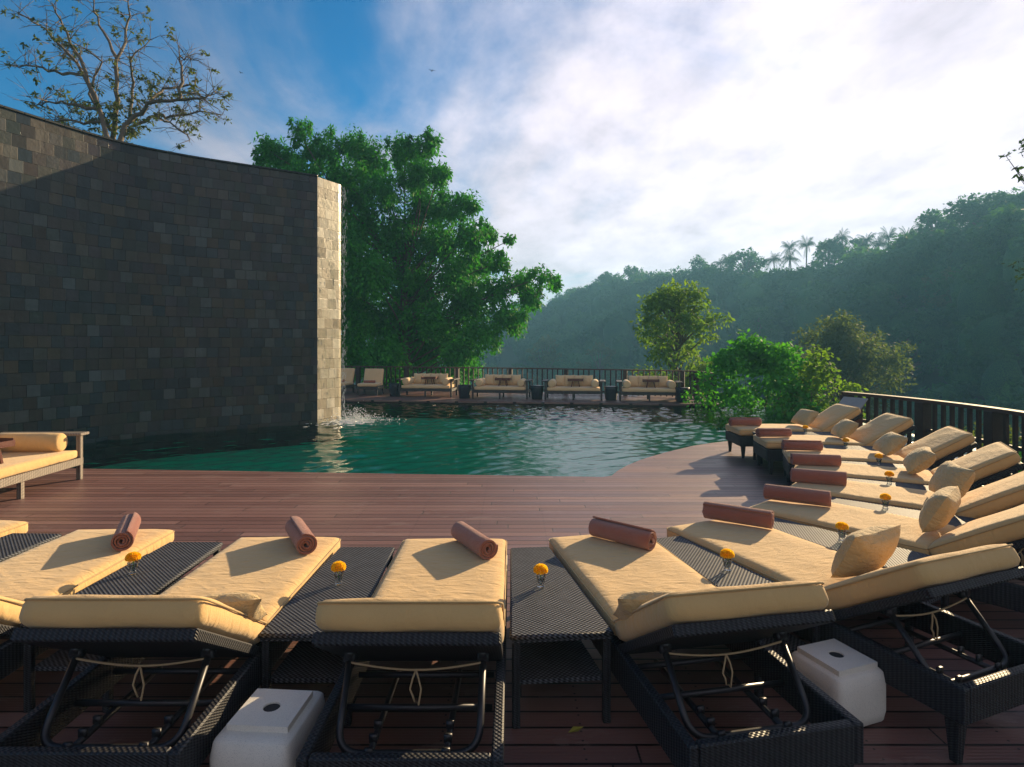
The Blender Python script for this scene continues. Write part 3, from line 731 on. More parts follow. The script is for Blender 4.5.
for i in range(1, 11):
    t, f, th = TB[i]
    p = Vector((*vspots[i], 0)) if i in vspots else f+hd(th)*(.62 if i < 8 else .70)
    if vp is None: vp = make_vase(); v = vp
    else: v = copy_tree(vp)
    v.location = (p.x, p.y, .4265); v.rotation_euler = (0, 0, i*1.3); v.scale = (1.0,)*3
    tag(v, 'orange marigold in a glass '+vl[i], 'flower vase', 'marigolds in glasses on the wedge tables')

def make_towel():
    """rolled terry towel along local X, its coil showing at both ends"""
    mb = MB(); turns = 3.4; n = 130; th = .0128; Ln = .47; r0, r1 = .004, .060
    prof = []
    for i in range(n+1):
        t = i/n; a = t*turns*TAU; r = r0+(r1-r0)*t; prof.append((a, r))
    xs = [-Ln/2, -Ln/2+.006, -Ln/4, 0, Ln/4, Ln/2-.006, Ln/2]
    vs = []; fs = []; m = len(xs)
    for (a, r) in prof:
        for w in (0, 1):
            for ix, x in enumerate(xs):
                rr = r+w*(th if 0 < ix < m-1 else th*.75)
                rr *= 1+.02*noise.noise(Vector((x*9, a*.6, 0)))
                xx = x+.016*noise.noise(Vector((a*.35, w*.3, x)))
                vs.append((xx, rr*math.cos(a), rr*math.sin(a)*.93))
    def I(i, w, ix): return (i*2+w)*m+ix
    for i in range(n):
        for ix in range(m-1):
            fs.append((I(i, 1, ix), I(i+1, 1, ix), I(i+1, 1, ix+1), I(i, 1, ix+1))); fs.append((I(i, 0, ix), I(i, 0, ix+1), I(i+1, 0, ix+1), I(i+1, 0, ix)))
        fs.append((I(i, 0, 0), I(i+1, 0, 0), I(i+1, 1, 0), I(i, 1, 0))); fs.append((I(i, 0, m-1), I(i, 1, m-1), I(i+1, 1, m-1), I(i+1, 0, m-1)))
    for ix in range(m-1): fs.append((I(n, 0, ix), I(n, 0, ix+1), I(n, 1, ix+1), I(n, 1, ix)))
    mb.add(vs, fs); return mb.build('rolled_towel', 'towel', None, True)
tw = [(1, (-2.66, 4.17), (-2.375, 3.66)), (2, (-1.50, 4.08), (-1.21, 3.58)), (3, (-.37, 3.98), (-.12, 3.53)), (4, (.53, 4.03), (.87, 3.70)), (5, (1.42, 4.42), (1.79, 4.14)),
      (6, (2.08, 4.95), (2.50, 4.72)), (7, (2.60, 5.62), (3.04, 5.45)), (8, (2.98, 6.41), (3.44, 6.30)), (9, (3.26, 7.25), (3.72, 7.21)), (10, (3.38, 8.28), (3.84, 8.30)), (11, (3.44, 9.45), (3.90, 9.47))]
tlab = {1: 'on the leftmost lounger whose foot end is in view', 2: 'on the lounger with its back in the lower left corner', 3: 'on the middle foreground lounger', 4: 'on the lounger right of the middle wedge table', 5: 'on the lounger beyond the right stone block',
        6: 'third from the front along the right curve', 7: 'fourth from the front along the right curve', 8: 'fourth from the pool end of the right curve', 9: 'third from the pool end of the right curve', 10: 'second from the pool end of the right curve', 11: 'on the lounger nearest the water'}
tp = None
for i, a, b in tw:
    a = Vector((*a, 0)); b = Vector((*b, 0)); c = (a+b)/2; d = b-a
    if tp is None: tp = make_towel(); t = tp
    else: t = tp.copy(); col.objects.link(t)
    t.location = (c.x, c.y, .445+.073); t.rotation_euler = (R(rnd.uniform(-140, 60)), 0, math.atan2(d.y, d.x)+R(rnd.uniform(-3, 3))); t.scale = (rnd.uniform(.93, 1.05), rnd.uniform(.94, 1.05), 1)
    tag(t, 'rolled terracotta towel '+tlab[i], 'towel', 'rolled towels on the loungers')

# scatter pillows leaning on the raised backs: lounger index, across, along, tilt, twist
pl = [(2, .22, 1.39, -40, 14, 'small tan pillow wedged at the hinge of the lounger in the lower left corner', .34),
      (4, -.22, 1.40, -40, -14, 'small tan pillow on the lounger right of the middle wedge table', .34),
      (5, .04, 1.25, -62, 8, 'plump tan pillow leaning on the lounger beyond the right stone block', .43),
      (6, .02, 1.20, -62, 6, 'tan pillow third from the front along the right curve, upright with creased face', .44),
      (7, -.05, 1.18, -60, 24, 'tan pillow fourth from the front along the right curve, turned up on one corner', .46),
      (8, .02, 1.10, -42, 0, 'tan pillow fourth from the pool end of the right curve', .46),
      (9, .0, 1.10, -42, 4, 'tan pillow third from the pool end of the right curve', .46),
      (10, .0, 1.10, -42, -6, 'tan pillow second from the pool end of the right curve', .46),
      (11, .0, 1.12, -46, 8, 'tan pillow on the lounger nearest the water', .44)]
pm = [pillow_mb(1, .70, .40, s) for s in (0, 3, 8)]; pobj = {}
for n_, (i, ac, al, tilt, tws, lab, sz) in enumerate(pl):
    x, y, a, _ = LG[i]; th = R(a); p = Vector((x, y, 0))+hd(th)*al+Vector((math.cos(th), math.sin(th), 0))*ac
    k = n_ % 3
    if k not in pobj: pobj[k] = pm[k].build('pillow', 'pillow_fabric', None, True); q = pobj[k]
    else: q = pobj[k].copy(); col.objects.link(q)
    q.scale = (sz, sz*.95, sz*.95); M_ = Matrix.Rotation(th, 4, 'Z') @ Matrix.Rotation(R(tws), 4, 'Z') @ Matrix.Rotation(R(tilt), 4, 'X')
    up = sz*.36*abs(math.sin(R(tilt)))+.035
    q.rotation_euler = M_.to_euler(); q.location = (p.x, p.y, .445+up); tag(q, lab, 'pillow', 'scatter pillows on the loungers')

# white stone blocks
def block(x, y, rz, sx, sy, h, lab):
    root = empty('parasol_base', (x, y, 0), rz); tag(root, lab, 'parasol base', 'white stone parasol bases')
    c = cushion_mb(sx, sy, h, .045, .0, 2, 12, 12, .0012); c.v = [(a, b, z+h/2) for a, b, z in c.v]; c.build('stone_block', 'terrazzo', root, True)
    t = MB(); s = .118; n = 16; vs = []; hr = .033; z = h+.022
    ring = [(hr*math.cos(TAU*k/n+PI/4), hr*math.sin(TAU*k/n+PI/4)) for k in range(n)]
    sq = []
    for k in range(n):
        a = TAU*k/n+PI/4; m = max(abs(math.cos(a)), abs(math.sin(a))); sq.append((s*math.cos(a)/m, s*math.sin(a)/m))
    vs = [(*p, z) for p in ring]+[(*p, z) for p in sq]+[(*p, h-.002) for p in sq]+[(*p, h-.001) for p in ring]
    fs = []
    for k in range(n):
        j = (k+1) % n; fs += [(n+k, n+j, j, k), (2*n+k, 2*n+j, n+j, n+k), (k, j, 3*n+j, 3*n+k)]
    t.add(vs, fs); t.build('top_plate', 'terrazzo', root)
    MB().lathe([(0, z-.006), (hr-.001, z-.006)], 14).build('socket_shade', 'feather_and_shade', root)  # near-black disc painted in as the shade inside the socket
    cr = Matrix.Rotation(.4, 3, 'Z'); return root
block(-.945, 2.36, R(-4), .32, .38, .285, 'white stone block with a round socket, under the table left of the middle lounger')
block(1.53, 2.83, R(20), .31, .31, .25, 'white stone block with a round socket, between the two raised backs on the right')

# ------------------------------------------------------------------ sofas
def make_sofa(W, D, wick, fab, near=False):
    """local: length along X, back towards +Y, origin on the floor in the middle"""
    root = empty('sofa'); hz = .28
    f = MB()
    for y in (-D/2+.02, D/2-.02): f.box((0, y, hz-.045), (W, .04, .09), None, .004)
    for x in (-W/2+.02, W/2-.02): f.box((x, 0, hz-.045), (.04, D-.082, .09), None, .004)
    f.box((0, 0, hz-.02), (W-.09, D-.09, .02)); f.build('seat_frame', wick, root)
    for x in (-W/2+.03, 0, W/2-.03):
        for y in (-D/2+.03, D/2-.03):
            top = .565 if x else hz-.092
            MB().box((x, y, top/2), (.055, .055, top), None, .004).build('leg', wick, root) if x else MB().box((x, y, top/2), (.05, .05, top)).build('leg', wick, root)
    for s in (-1, 1): MB().box((s*(W/2-.0), 0, .583), (.17, D+.04, .035), None, .005).build('armrest', wick, root)
    cu = cushion_mb(W-.16, D-.02, .11, .03, .008, 2); cu.build('seat_cushion', fab, root, True, (0, 0, hz+.058))
    for s in (-1, 1):
        b = MB(); r = .118; b.lathe([(0, -.40), (.09, -.40), (r-.012, -.392), (r, -.375), (r+.004, -.2), (r+.004, .2), (r, .375), (r-.012, .392), (.09, .40), (0, .40)], 24)
        b.v = [(x, z, y) for x, y, z in b.v]
        o = b.build('bolster', fab, root, True, (s*(W/2-.23), -.02, hz+.113+.115))
    return root
def back_pillows(root, n, W, D, fab, h=.42):
    w = (W-.62)/n
    for k in range(n):
        x = (k-(n-1)/2)*w*.98
        pillow_mb(w*1.12, h, .20, k*3).build('back_pillow', fab, root, True, (x, D/2-.17, .30+.11+h/2-.03), Euler((R(76), 0, R(rnd.uniform(-5, 5)))))
def make_tray():
    root = empty('tray_table')
    MB().box((0, 0, .19), (.50, .32, .02), None, .004).build('tray_top', 'tray_wood', root)
    r = MB(); 
    for s in (-1, 1): r.box((0, s*.152, .225), (.50, .014, .05)); r.box((s*.242, 0, .235), (.014, .288, .07))
    r.build('rim', 'tray_wood', root)
    for sx in (-1, 1):
        for sy in (-1, 1): MB().box((sx*.11, sy*.12, .09), (.024, .024, .178), Euler((0, R(sx*-12), 0))).build('leg', 'tray_wood', root)
    return root
sofa_p = make_sofa(1.82, .85, 'far_wicker', 'pale_fabric'); back_pillows(sofa_p, 4, 1.82, .85, 'pale_fabric', .38)
tray_p = make_tray()
SF = [(-2.83, 20.35, -8, 'pale cushioned sofa on the far terrace, nearest the slate wall'), (-.34, 19.65, -8, 'pale cushioned sofa on the far terrace, second from the slate wall'),
      (1.98, 19.25, -8, 'pale cushioned sofa on the far terrace, second from its right end'), (4.28, 18.8, -9, 'pale cushioned sofa at the right end of the far terrace')]
tln = ['on the far sofa nearest the slate wall', 'on the second far sofa from the slate wall', 'on the second far sofa from the right', 'on the rightmost far sofa']
for i, (x, y, a, lab) in enumerate(SF):
    o = sofa_p if i == 0 else copy_tree(sofa_p); o.location = (x, y, 0); o.rotation_euler = (0, 0, R(a)); tag(o, lab, 'sofa', 'cushioned sofas on the far terrace')
    t = tray_p if i == 0 else copy_tree(tray_p); t.location = (x+.05, y-.08, .399); t.rotation_euler = (0, 0, R(a)); tag(t, 'small reddish wooden tray table standing '+tln[i], 'tray table', 'wooden tray tables on the sofas')
# near daybed on the left
daybed = make_sofa(2.0, 1.05, 'sofa_wicker', 'cushion_fabric'); daybed.name = 'daybed'
for k in range(2): pillow_mb(.6, .45, .2, k).build('back_pillow', 'cushion_fabric', daybed, True, (-.35+.66*k, .30, .62), Euler((R(72), 0, 0)))
daybed.location = (-6.03, 6.74, 0); daybed.rotation_euler = (0, 0, R(92)); tag(daybed, 'tan daybed with a bolster and pale woven frame at the left edge by the pool', 'daybed')
t = copy_tree(tray_p); t.location = (-5.86, 6.62, .399); t.rotation_euler = (0, 0, R(80)); tag(t, 'small dark tray table standing on the daybed at the left edge', 'tray table', 'wooden tray tables on the sofas')
# armchairs of the far terrace
def make_chair():
    root = empty('lounge_chair')
    f = MB(); f.box((0, 0, .25), (.74, .8, .10), None, .006); f.build('seat_frame', 'far_wicker', root)
    for sx in (-1, 1):
        for sy in (-1, 1): MB().box((sx*.33, sy*.36, .10), (.05, .05, .199)).build('leg', 'far_wicker', root)
    cushion_mb(.70, .74, .10, .03, .01, 3).build('seat_cushion', 'pale_fabric', root, True, (0, -.03, .352))
    cushion_mb(.68, .60, .11, .03, .012, 4).build('back_cushion', 'pale_fabric', root, True, (0, .36, .60), Euler((R(68), 0, 0)))
    MB().box((0, .42, .56), (.70, .05, .62), Euler((R(-20), 0, 0)), .006).build('back_frame', 'far_wicker', root)
    MB().tube([(-.2, -.1, .45), (.2, -.1, .45)], .055, 12).build('lumbar_roll', 'towel', root, True)
    return root
ch = make_chair(); ch.location = (-4.95, 21.0, 0); ch.rotation_euler = (0, 0, R(-4)); tag(ch, 'pale lounge chair on the far terrace between slate wall and sofas', 'lounge chair', 'lounge chairs on the far terrace')
c2 = copy_tree(ch); c2.location = (-6.15, 21.5, 0); c2.rotation_euler = (0, 0, R(-10)); tag(c2, 'pale lounge chair half hidden behind the lit end of the slate wall', 'lounge chair', 'lounge chairs on the far terrace')
def make_pot():
    root = empty('drum_table')
    MB().lathe([(0, 0), (.16, 0), (.175, .02), (.21, .36), (.215, .40), (.20, .41), (0, .41)], 20).build('drum_body', 'dark_pot', root, True)
    MB().lathe([(0, .411), (.225, .411), (.228, .42), (.225, .432), (0, .433)], 20).build('table_top', 'dark_pot', root, True)
    return root
pp = None
for (px, y, lab) in ((395, 20.3, 'between the lounge chair and the first far sofa'), (464.5, 19.5, 'between the first and second far sofas'), (537, 19.2, 'between the second and third far sofas'), (611, 18.8, 'between the third and fourth far sofas'), (682, 18.3, 'right of the last far sofa')):
    if pp is None: pp = make_pot(); o = pp
    else: o = copy_tree(pp)
    o.location = ((px-512)/600*y, y, 0); tag(o, 'dark round drum table '+lab, 'drum table', 'dark drum tables on the far terrace')
# slanted board on a stand behind the last lounger
sb = empty('board_stand', (5.62, 9.95, 0), R(-62)); sb.scale = (.8, .8, .93); tag(sb, 'grey slanted board on a reddish wooden stand by the railing beyond the last lounger', 'board stand')
MB().box((0, 0, .80), (.52, .40, .025), Euler((R(34), 0, 0)), .004).build('board', 'board_grey', sb)
q = MB(); q.box((0, .03, .37), (.34, .22, .74), None, .01); q.build('stand', 'tray_wood', sb)
MB().box((0, .03, .02), (.46, .34, .04), None, .006).build('foot', 'tray_wood', sb)
# fallen leaf
lf = MB(); lf.add([(-.04, 0, .002), (0, .018, .008), (.045, 0, .004), (0, -.018, .006)], [(0, 3, 2, 1)]); 
lo = lf.build('fallen_leaf', 'dry_leaf', None, False, (.285, 2.69, .002), (0, 0, .5)); tag(lo, 'single yellow leaf lying on the deck under the middle wedge table', 'leaf')

# ------------------------------------------------------------------ trees and plants
def px(x, y, z): return Vector(((x-512)/600*z, z, EYE+(345-y)/600*z))
def big_tree():
    rs = random.Random(11); base = Vector((-4.6, 27, ground_h(-4.6, 27))); root = empty('leafy_tree', base)
    tag(root, 'big bright green tree with drooping leaf clumps rising behind the slate wall', 'tree')
    sil = [(268, 150, 14), (300, 134, 13), (285, 158, 18), (325, 152, 20), (355, 145, 16), (372, 158, 22), (405, 148, 16), (428, 146, 15), (418, 170, 20), (438, 175, 13), (345, 180, 24), (385, 195, 26), (425, 205, 24), (452, 210, 16), (358, 225, 28),
           (400, 240, 28), (440, 240, 24), (470, 205, 13), (470, 235, 17), (488, 235, 11), (478, 262, 18), (500, 262, 12), (455, 275, 26), (415, 285, 30), (370, 275, 30), (355, 320, 28), (395, 325, 28), (435, 320, 28), (470, 305, 24),
           (500, 290, 17), (522, 282, 14), (542, 277, 12), (530, 298, 14), (505, 315, 18), (515, 325, 12), (485, 335, 20), (460, 350, 22), (425, 355, 24), (385, 360, 26), (350, 362, 24), (470, 368, 14), (450, 380, 20), (400, 385, 22), (345, 250, 24), (345, 290, 24), (510, 240, 7), (555, 283, 8), (300, 180, 20), (270, 175, 16), (320, 210, 24)]
    cl = []; tb = MB()
    tr = [(0, 0, 0), (-.1, 0, 2.2), (-.3, .1, 4.5), (-.2, 0, 7), (.1, 0, 9.5)]; tb.tube([Vector(p) for p in tr], .32, 10, .10)
    for (x, y, r) in sil:
        d = 26.6+rs.uniform(-1.8, 1.8); c = px(x, y, d)-base; rr = r/600*d*1.12
        cl.append((c.x, c.y, c.z, rr*.85, rr*1.15, rr*.9))
        for k in range(6):
            v = Vector((rs.gauss(0, 1), rs.gauss(0, 1.3), rs.gauss(0, .8))).normalized()*rr*rs.uniform(.6, 1.05); q = rr*rs.uniform(.28, .5)
            cl.append((c.x+v.x, c.y+v.y, c.z+v.z, q*.75, q*.75, q*1.15))
        h = max(1.0, min(9, c.z-1.5)); limb(tb, (-.15, 0, h*.8), c, .05, .015, .12, 5, 5, rs)
    for (x, y, r) in ((360, 300, 30), (400, 300, 28), (430, 300, 28), (455, 330, 26), (400, 335, 30), (350, 340, 28), (430, 345, 26), (420, 260, 24), (380, 245, 24), (470, 300, 20)):
        c = px(x, y, 28.6)-base; rr = r/600*28; cl.append((c.x, c.y, c.z, rr, rr*.7, rr)); 
    # depth behind: a second layer so that the crown is not thin
    for (x, y, r) in sil[::2]:
        c = px(x, y+4, 29.2)-base; rr = r/600*29*.95; cl.append((c.x, c.y, c.z, rr, rr, rr*.9))
    tb.build('trunk', 'bark', root, True)
    leaf_cloud('crown', 'bamboo_leaf', root, cl, 460, .175, 4, .45, .9, .12, .3)
big_tree()
def crown_tree(name, base, H, rad, mat, label, cat='tree', dens=60, size=.22, seed=1, clumps=26, trunkr=.14, low=.35, aspect=.45, group=None, ell=1.0):
    rs = random.Random(seed); base = Vector(base); root = empty(name, base); tag(root, label, cat, group); tb = MB(); cl = []
    tb.tube([(0, 0, 0), (rs.uniform(-.1, .1)*H*.3, 0, H*.35), (0, 0, H*.85)], trunkr, 8, trunkr*.3)
    for k in range(clumps):
        t = rs.random(); z = H*(low+(1-low)*t); w = rad*math.sin(PI*(.18+.80*t)**1.0)**.7*ell; a = rs.uniform(0, TAU); q = w*math.sqrt(rs.uniform(.1, 1))
        c = Vector((math.cos(a)*q, math.sin(a)*q, z)); r = rad*rs.uniform(.20, .36); c.z = min(c.z, H-r*.5)
        cl.append((c.x, c.y, c.z, r, r, r*.75))
        for j in range(4):
            v = Vector((rs.gauss(0, 1), rs.gauss(0, 1), rs.gauss(0, .8))).normalized()*r*.95; s = r*rs.uniform(.3, .5); cl.append((*(c+v), s, s, s*.8))
        limb(tb, (0, 0, max(.2, z*.75)), c, trunkr*.4, trunkr*.1, .1, 5, 4, rs)
    tb.build('trunk', 'bark', root, True); leaf_cloud('crown', mat, root, cl, dens, size, seed, aspect, .6, .3, .3)
    return root
def plant_at(x_px, y_top, d, **kw):
    X = (x_px-512)/600*d; g = max(-9, ground_h(X, d)); H = EYE+(345-y_top)/600*d-g; return (X, d, g), H
b, H = plant_at(678, 285, 27); crown_tree('broadleaf_tree', b, H, 2.0, 'light_leaf', 'light yellow green young tree standing behind the far railing', dens=120, size=.20, seed=3, clumps=60, low=.25)
b, H = plant_at(838, 322, 36); crown_tree('spreading_tree', b, H, 3.6, 'olive_leaf', 'grey green spreading tree beyond the bush on the valley side', dens=80, size=.22, seed=5, clumps=60, low=.40)
def bush(name, c, r, mat, label, seed, dens=280, size=.13, n=34, aspect=.7):
    rs = random.Random(seed); root = empty(name, c); tag(root, label, 'bush'); cl = []
    for k in range(n):
        a = rs.uniform(0, TAU); e = rs.uniform(-.1, 1)*PI/2; d = Vector((math.cos(a)*math.cos(e)*r[0], math.sin(a)*math.cos(e)*r[1], math.sin(e)*r[2]))*rs.uniform(.72, .88)
        q = rs.uniform(.30, .52); cl.append((d.x, d.y, d.z+.1, q, q, q*.8))
    cl.append((0, 0, .2, r[0]*.72, r[1]*.72, r[2]*.72)); cl.append((0, 0, .2, r[0]*.5, r[1]*.5, r[2]*.5))
    st = MB()
    for k in range(7): limb(st, (rs.uniform(-.3, .3), rs.uniform(-.3, .3), -.3), (rs.uniform(-1, 1)*r[0]*.6, rs.uniform(-1, 1)*r[1]*.6, r[2]*.6), .04, .012, .1, 5, 4, rs)
    st.build('stems', 'bark', root, True); leaf_cloud('foliage', mat, root, cl, dens, size, seed, aspect, .3, .55, .25)
bush('broadleaf_bush', (6.9, 17.0, -1.5), (2.2, 1.8, 3.6), 'bush_leaf', 'large rounded bright green bush overhanging the pool right of the far railing', 8, n=70)
bush('vine_bush', (8.55, 16.6, -1.5), (1.35, 1.3, 3.25), 'light_leaf', 'smaller yellow green bush at the right side of the large bush', 9, n=24)
bush('low_shrub', (7.6, 8.9, -1.6), (.8, .9, 1.85), 'bush_leaf', 'low green shrub showing behind the right railing below its thick post', 12, size=.11, n=18)
bush('leafy_shrub', (7.5, 6.6, -1.6), (.9, 1.0, 1.75), 'light_leaf', 'low shrub outside the railing at the right edge', 13, size=.11, n=18)
bush('slope_shrub', (10.5, 12.5, -2.0), (2.2, 1.8, 2.2), 'olive_leaf', 'grey green shrub on the slope seen through the right railing', 14, size=.14, n=22, dens=110)

def sparse_tree():
    rs = random.Random(21); D = 18.5; base = Vector((-12.2, D, -1.7)); root = empty('sparse_tree', base); tag(root, 'thin bare branched tree with few leaves above the left end of the slate wall', 'tree')
    tb = MB(); cl = []; fork = px(112, 150, D)-base
    tb.tube([(0, 0, 0), fork*.5+Vector((.2, .1, 0)), fork], .26, 9, .15)
    mains = [[(112, 150), (98, 105), (80, 60), (62, 25), (50, 2)], [(98, 105), (75, 62), (45, 30), (18, 14)], [(85, 75), (55, 72), (30, 66), (10, 66)], [(112, 150), (116, 100), (118, 60), (130, 22), (128, -8)], [(118, 60), (98, 25), (92, -5)],
             [(118, 150), (130, 120), (150, 104), (178, 100), (205, 98), (216, 92)], [(178, 100), (182, 78), (180, 58), (192, 60)], [(150, 104), (165, 88), (190, 85), (210, 104)], [(135, 125), (155, 115), (175, 125), (190, 140)], [(155, 115), (170, 118), (195, 112), (222, 115)],
             [(100, 110), (75, 105), (50, 102), (36, 106)], [(105, 120), (85, 125), (60, 118), (50, 124)], [(130, 120), (133, 90), (130, 60), (150, 40)], [(110, 130), (90, 95), (100, 60), (70, 40)]]
    for k, m in enumerate(mains):
        pts = [px(x, y, D+rs.uniform(-.5, .5)+(k % 5-2)*.5)-base for x, y in m]; fine = []
        for i in range(len(pts)-1):
            for s in range(4): fine.append(pts[i].lerp(pts[i+1], s/4)+Vector((rs.uniform(-.05, .05), rs.uniform(-.05, .05), rs.uniform(-.05, .05)))*(1 if i+s else 0))
        fine.append(pts[-1]); tb.tube(fine, .085 if k in (0, 3, 5) else .055, 6, .012)
        for q in range(4, len(fine)):
            for w in range(3):
                d = Vector((rs.uniform(-1, 1), rs.uniform(-1, 1), rs.uniform(-.5, 1))).normalized()*rs.uniform(.35, .9); e = fine[q]+d
                tb.tube([fine[q], fine[q]+d*.5+Vector((0, 0, .04)), e], .012, 4, .004)
                for tw_ in range(2):
                    e2 = e+Vector((rs.uniform(-1, 1), rs.uniform(-1, 1), rs.uniform(-.6, .6)))*.25; tb.tube([fine[q]+d*.6, e2], .006, 3, .003)
                    if rs.random() < (.36 if e.z < 11.2-rs.random()*3 else .2): cl.append((e2.x, e2.y, e2.z, .16, .16, .12))
    for k in range(26):
        c = px(rs.uniform(60, 140), rs.uniform(95, 148), D)-base; cl.append((c.x, c.y, c.z, .3, .3, .2))
    tb.build('branches', 'pale_bark', root, True); leaf_cloud('crown', 'sparse_leaf', root, cl, 260, .13, 6, .4, .5, .1)
sparse_tree()
def edge_tree():
    rs = random.Random(31); D = 13.5; base = Vector((13.6, D+.5, ground_h(13.6, D+.5))); root = empty('overhanging_tree', base); tag(root, 'leafy branch tip of a tree reaching in at the right edge of the sky', 'tree')
    tb = MB(); tipb = px(1075, 150, D)-base; tb.tube([(0, 0, 0), (.3, 0, 4), (.5, 0, 7.5), (.4, 0, 9)], .22, 8, .06)
    cl = []
    for (x, y) in ((1006, 156), (1016, 168), (1018, 176), (1030, 150), (1045, 160), (1040, 140), (1060, 150), (1075, 130), (1080, 170), (1024, 143)):
        e = px(x, y, D+rs.uniform(-.3, .3))-base; limb(tb, (.4, 0, 6.0), e, .04, .006, .06, 5, 6, rs); r = .13 if x < 1030 else .3
        cl.append((*e, r, r, r*.7))
    for k in range(24): cl.append((rs.uniform(-.4, 2.5), rs.uniform(-1.5, 1.5), rs.uniform(6.5, 10), .6, .6, .5))
    tb.build('trunk', 'bark', root, True); leaf_cloud('crown', 'dark_leaf', root, cl, 130, .14, 6, .45, .5, .2)
edge_tree()

# the far wood: one mass of crowns over the valley side
def forest():
    rs = random.Random(17); np_rs = np.random.RandomState(3); cl = []; cores = MB(); cnt = 0
    def ico(c, r, rz):
        n0 = 6; prof = [(0, -1), (.62, -.78), (.95, -.3), (.95, .3), (.62, .78), (0, 1)]
        cores.lathe([(p*r, q*rz) for p, q in prof], 9, c)
    for k in range(15000):
        az = rs.uniform(-14, 52); D, Hh = ridge(az); r = D*math.sqrt(rs.uniform(.16, 1.10)); x, y = r*math.sin(R(az)), r*math.cos(R(az)); h = ground_h(x, y)
        if cnt > 1250: break
        ok = rs.random() < .4
        if not ok: continue
        cnt += 1; big = rs.random()*(.8 if az > 34 else 1); cr = 2.0+4.2*big**2.4+(1.0 if r > .9*D else 0); ht = min(9.5, cr*rs.uniform(1.1, 2.3))
        ico((x, y, h+ht*.55), cr*.72, ht*.50)
        m = 8
        for j in range(m):
            a = rs.uniform(0, TAU); e = rs.uniform(-.1, 1.2); q = cr*.72; p = (x+math.cos(a)*math.cos(e)*q, y+math.sin(a)*math.cos(e)*q, h+ht*.6+math.sin(e)*ht*.52); s = cr*rs.uniform(.26, .46); cl.append((*p, s, s, s*.7))
    print('forest crowns', cnt)
    cores.v = [(x+.5*noise.noise(Vector((x*.6, y*.6, z*.6))), y, z+.5*noise.noise(Vector((x*.5, y*.5, z*.5+9)))) for x, y, z in cores.v]
    o = leaf_cloud('far_woodland', 'forest_leaf', None, cl, 8.5, .82, 8, .62, .3, .45, .3)
    co = cores.build('woodland_cores', 'forest_leaf', None, True)
    # join the cores and leaves into one object
    import bmesh
    bm = bmesh.new(); bm.from_mesh(o.data); bm.from_mesh(co.data); bm.to_mesh(o.data); bm.free(); bpy.data.objects.remove(co)
    tag(o, 'dense hazy green wood covering the slopes across the valley', 'woodland', None, 'stuff')
forest()
def make_palm(H, seed):
    rs = random.Random(seed); root = empty('palm_tree'); t = MB(); lean = rs.uniform(-1, 1)
    t.tube([(lean*(i/8)**2, 0, H*i/8) for i in range(9)], .26, 7, .15); t.build('trunk', 'pale_bark', root, True); c = MB()
    for k in range(19):
        a = TAU*k/19+rs.uniform(-.1, .1); el = rs.uniform(-.3, 1.15); L_ = rs.uniform(3.0, 3.9); prev = None
        for i in range(12):
            s = i/11; d = L_*s; hz = d*math.cos(el)*(1-.10*s); z = d*math.sin(el)-1.5*s*s*math.cos(el*.7)-.35*s**3
            p = Vector((lean+math.cos(a)*hz, math.sin(a)*hz, H+z))
            if prev is not None:
                sd = Vector((-math.sin(a), math.cos(a), 0)); w = 1.25*math.sin(PI*(.12+.84*s))
                for sg in (-1, 1):
                    q = p+sd*sg*w*.6+Vector((0, 0, -w*.65))+(p-prev)*.6; q0 = prev+(p-prev)*.45
                    c.add([prev, q0, q], [(0, 1, 2)])
                c.tube([prev, p], .03, 3)
            prev = p
    c.build('fronds', 'dark_leaf', root); return root
pprot = [make_palm(11, 1), make_palm(12, 2), make_palm(10, 3)]
PL = [(776, 262, 165), (792, 250, 166), (806, 248, 160), (845, 240, 152), (868, 243, 150), (887, 240, 148), (730, 262, 175), (822, 256, 162), (905, 240, 142), (750, 266, 172), (718, 266, 178), (788, 262, 160), (838, 250, 155), (858, 250, 152), (878, 248, 148), (920, 232, 138)]
pal = ['leftmost of the tall clear palms on the ridge', 'second of the tall clear palms on the ridge', 'rightmost of the three tall clear palms on the ridge', 'full headed palm right of the clear group on the ridge', 'short palm left of the highest ridge trees', 'palm next to the highest ridge trees, second', 'lone palm at the left of the ridge group', 'low palm between the clear group and the full headed palm', 'palm standing just below the tall ridge trees', 'low palm between the lone one and the clear group', 'palm at the far left end of the ridge palms', 'low palm in front of the three clear palms', 'palm just left of the full headed palm', 'palm just right of the full headed palm', 'palm between the short palm and its neighbour', 'rightmost palm beside the tall ridge trees']
used = set()
for i, (x, y, d) in enumerate(PL):
    k = i % 3; o = pprot[k] if k not in used else copy_tree(pprot[k]); used.add(k)
    X = (x-512)/600*d; y -= 3; az = math.degrees(math.atan2(X, d)); g = ground_h(X, d); H = EYE+(345-y)/600*d-g; s = (H/ (11, 12, 10)[k]); s = max(.7, min(1.5, s))
    o.location = (X, d, EYE+(345-y)/600*d-(11, 12, 10)[k]*s); o.scale = (.95, .95, s); o.rotation_euler = (0, 0, i*1.9); tag(o, 'distant '+pal[i], 'palm tree', 'palms along the ridge')
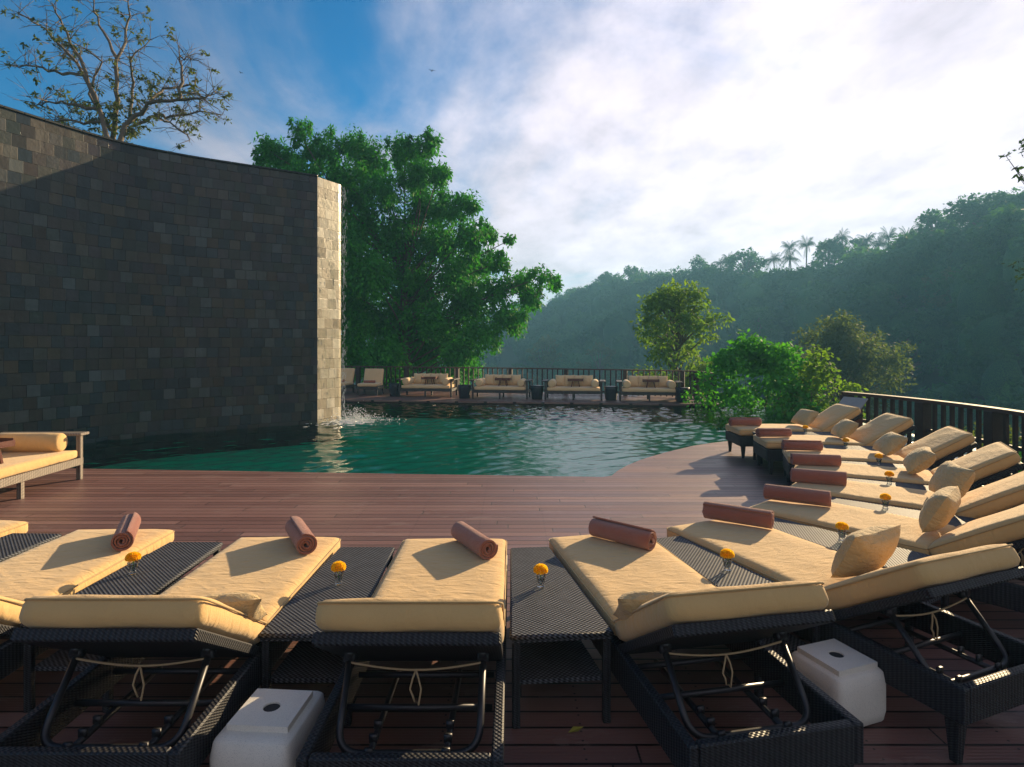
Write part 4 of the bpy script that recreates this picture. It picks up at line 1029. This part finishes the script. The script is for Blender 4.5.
for i, (x, y, d, rad, lab) in enumerate([(985, 197, 112, 8.5, 'tallest broad crowned tree on the ridge at the right'), (1035, 190, 108, 8, 'tall dark ridge tree cut by the right edge'), (935, 215, 122, 5.5, 'layered ridge tree left of the tallest one'), (905, 245, 128, 5.5, 'round ridge tree at the foot of the tall group'),
        (700, 258, 182, 7, 'broad ridge tree above the yellow green young tree'), (637, 270, 205, 8, 'round ridge tree at the middle of the far slope'), (606, 275, 215, 6, 'ridge tree just left of the middle of the far slope'), (745, 250, 168, 6, 'ridge tree left of the clear palms'), (828, 240, 150, 5, 'narrow ridge tree among the palms'), (860, 238, 146, 5, 'narrow ridge tree beside the short palm')]):
    X = (x-512)/600*d; top = EYE+(345-y)/600*d; g = ground_h(X, d); H = max(rad*2.0, min(top-g, 26)); crown_tree('ridge_tree', (X, d, top-H), H, rad, 'forest_leaf', 'distant '+lab, 'tree', 16, .62, 40+i, 26, .5, .35, .6, 'tall trees along the ridge')
for i, (x, y, d, rad, mt, lab) in enumerate([(962, 268, 92, 5.0, 'olive_leaf', 'pale trunked tree on the slope below the tallest ridge tree'), (905, 330, 84, 4.0, 'forest_leaf', 'dark round tree low on the slope behind the grey green tree'), (890, 285, 112, 5.0, 'olive_leaf', 'lighter crowned tree halfway up the right slope'),
        (600, 345, 125, 4.5, 'olive_leaf', 'pale tree low on the far slope left of the yellow green tree'), (545, 338, 130, 4.0, 'olive_leaf', 'pale tree low on the far slope beside the big tree'), (760, 310, 120, 4.5, 'forest_leaf', 'round tree in the slope above the bush'), (1005, 320, 74, 4.0, 'forest_leaf', 'tree low on the slope above the right railing'), (800, 285, 135, 5.0, 'olive_leaf', 'lighter tree on the slope under the clear palms')]):
    X = (x-512)/600*d; top = EYE+(345-y)/600*d; g = ground_h(X, d); H = max(rad*2.2, top-g); crown_tree('slope_tree', (X, d, top-H), H, rad, mt, 'distant '+lab, 'tree', 22, .5, 60+i, 30, .4, .45, .6, 'trees standing out on the wooded slope')
# birds
def bird(loc, s, rz, lab):
    root = empty('bird', loc, rz); tag(root, lab, 'bird', 'birds in the sky'); root.scale = (s, s, s)
    b = MB(); b.tube([(0, -.5, 0), (0, -.3, .02), (0, 0, .04), (0, .3, .02), (0, .42, .0)], .07, 7); b.add([(0, -.4, .02), (-.12, -.8, .02), (.12, -.8, .02)], [(0, 1, 2)])
    for sg in (-1, 1): b.add([(0, .15, .04), (sg*.5, .22, .28), (sg*1.05, -.1, .16), (sg*.45, -.12, .22), (0, -.12, .04)], [(0, 1, 2, 3, 4)])
    b.build('body', 'feather_and_shade', root)
bird(px(432, 71, 40), .28, .4, 'small dark bird high in the middle of the sky'); bird(px(241, 73, 45), .22, 1.2, 'smaller dark bird in the blue sky above the slate wall')

# ------------------------------------------------------------------ haze
def haze():
    m, nt = newmat('haze'); out = nt.nodes.new('ShaderNodeOutputMaterial'); v = nt.nodes.new('ShaderNodeVolumePrincipled')
    v.inputs['Color'].default_value = (.28, .66, 1.0, 1); v.inputs['Density'].default_value = .0014; v.inputs['Anisotropy'].default_value = .2
    nt.links.new(v.outputs[0], out.inputs['Volume']); MAT['haze'] = m
    o = MB().box((0, 0, 6.5), (6400, 6400, 83)).build('haze', 'haze'); tag(o, 'thin blue morning haze filling the valley air', 'haze', None, 'stuff')
haze()
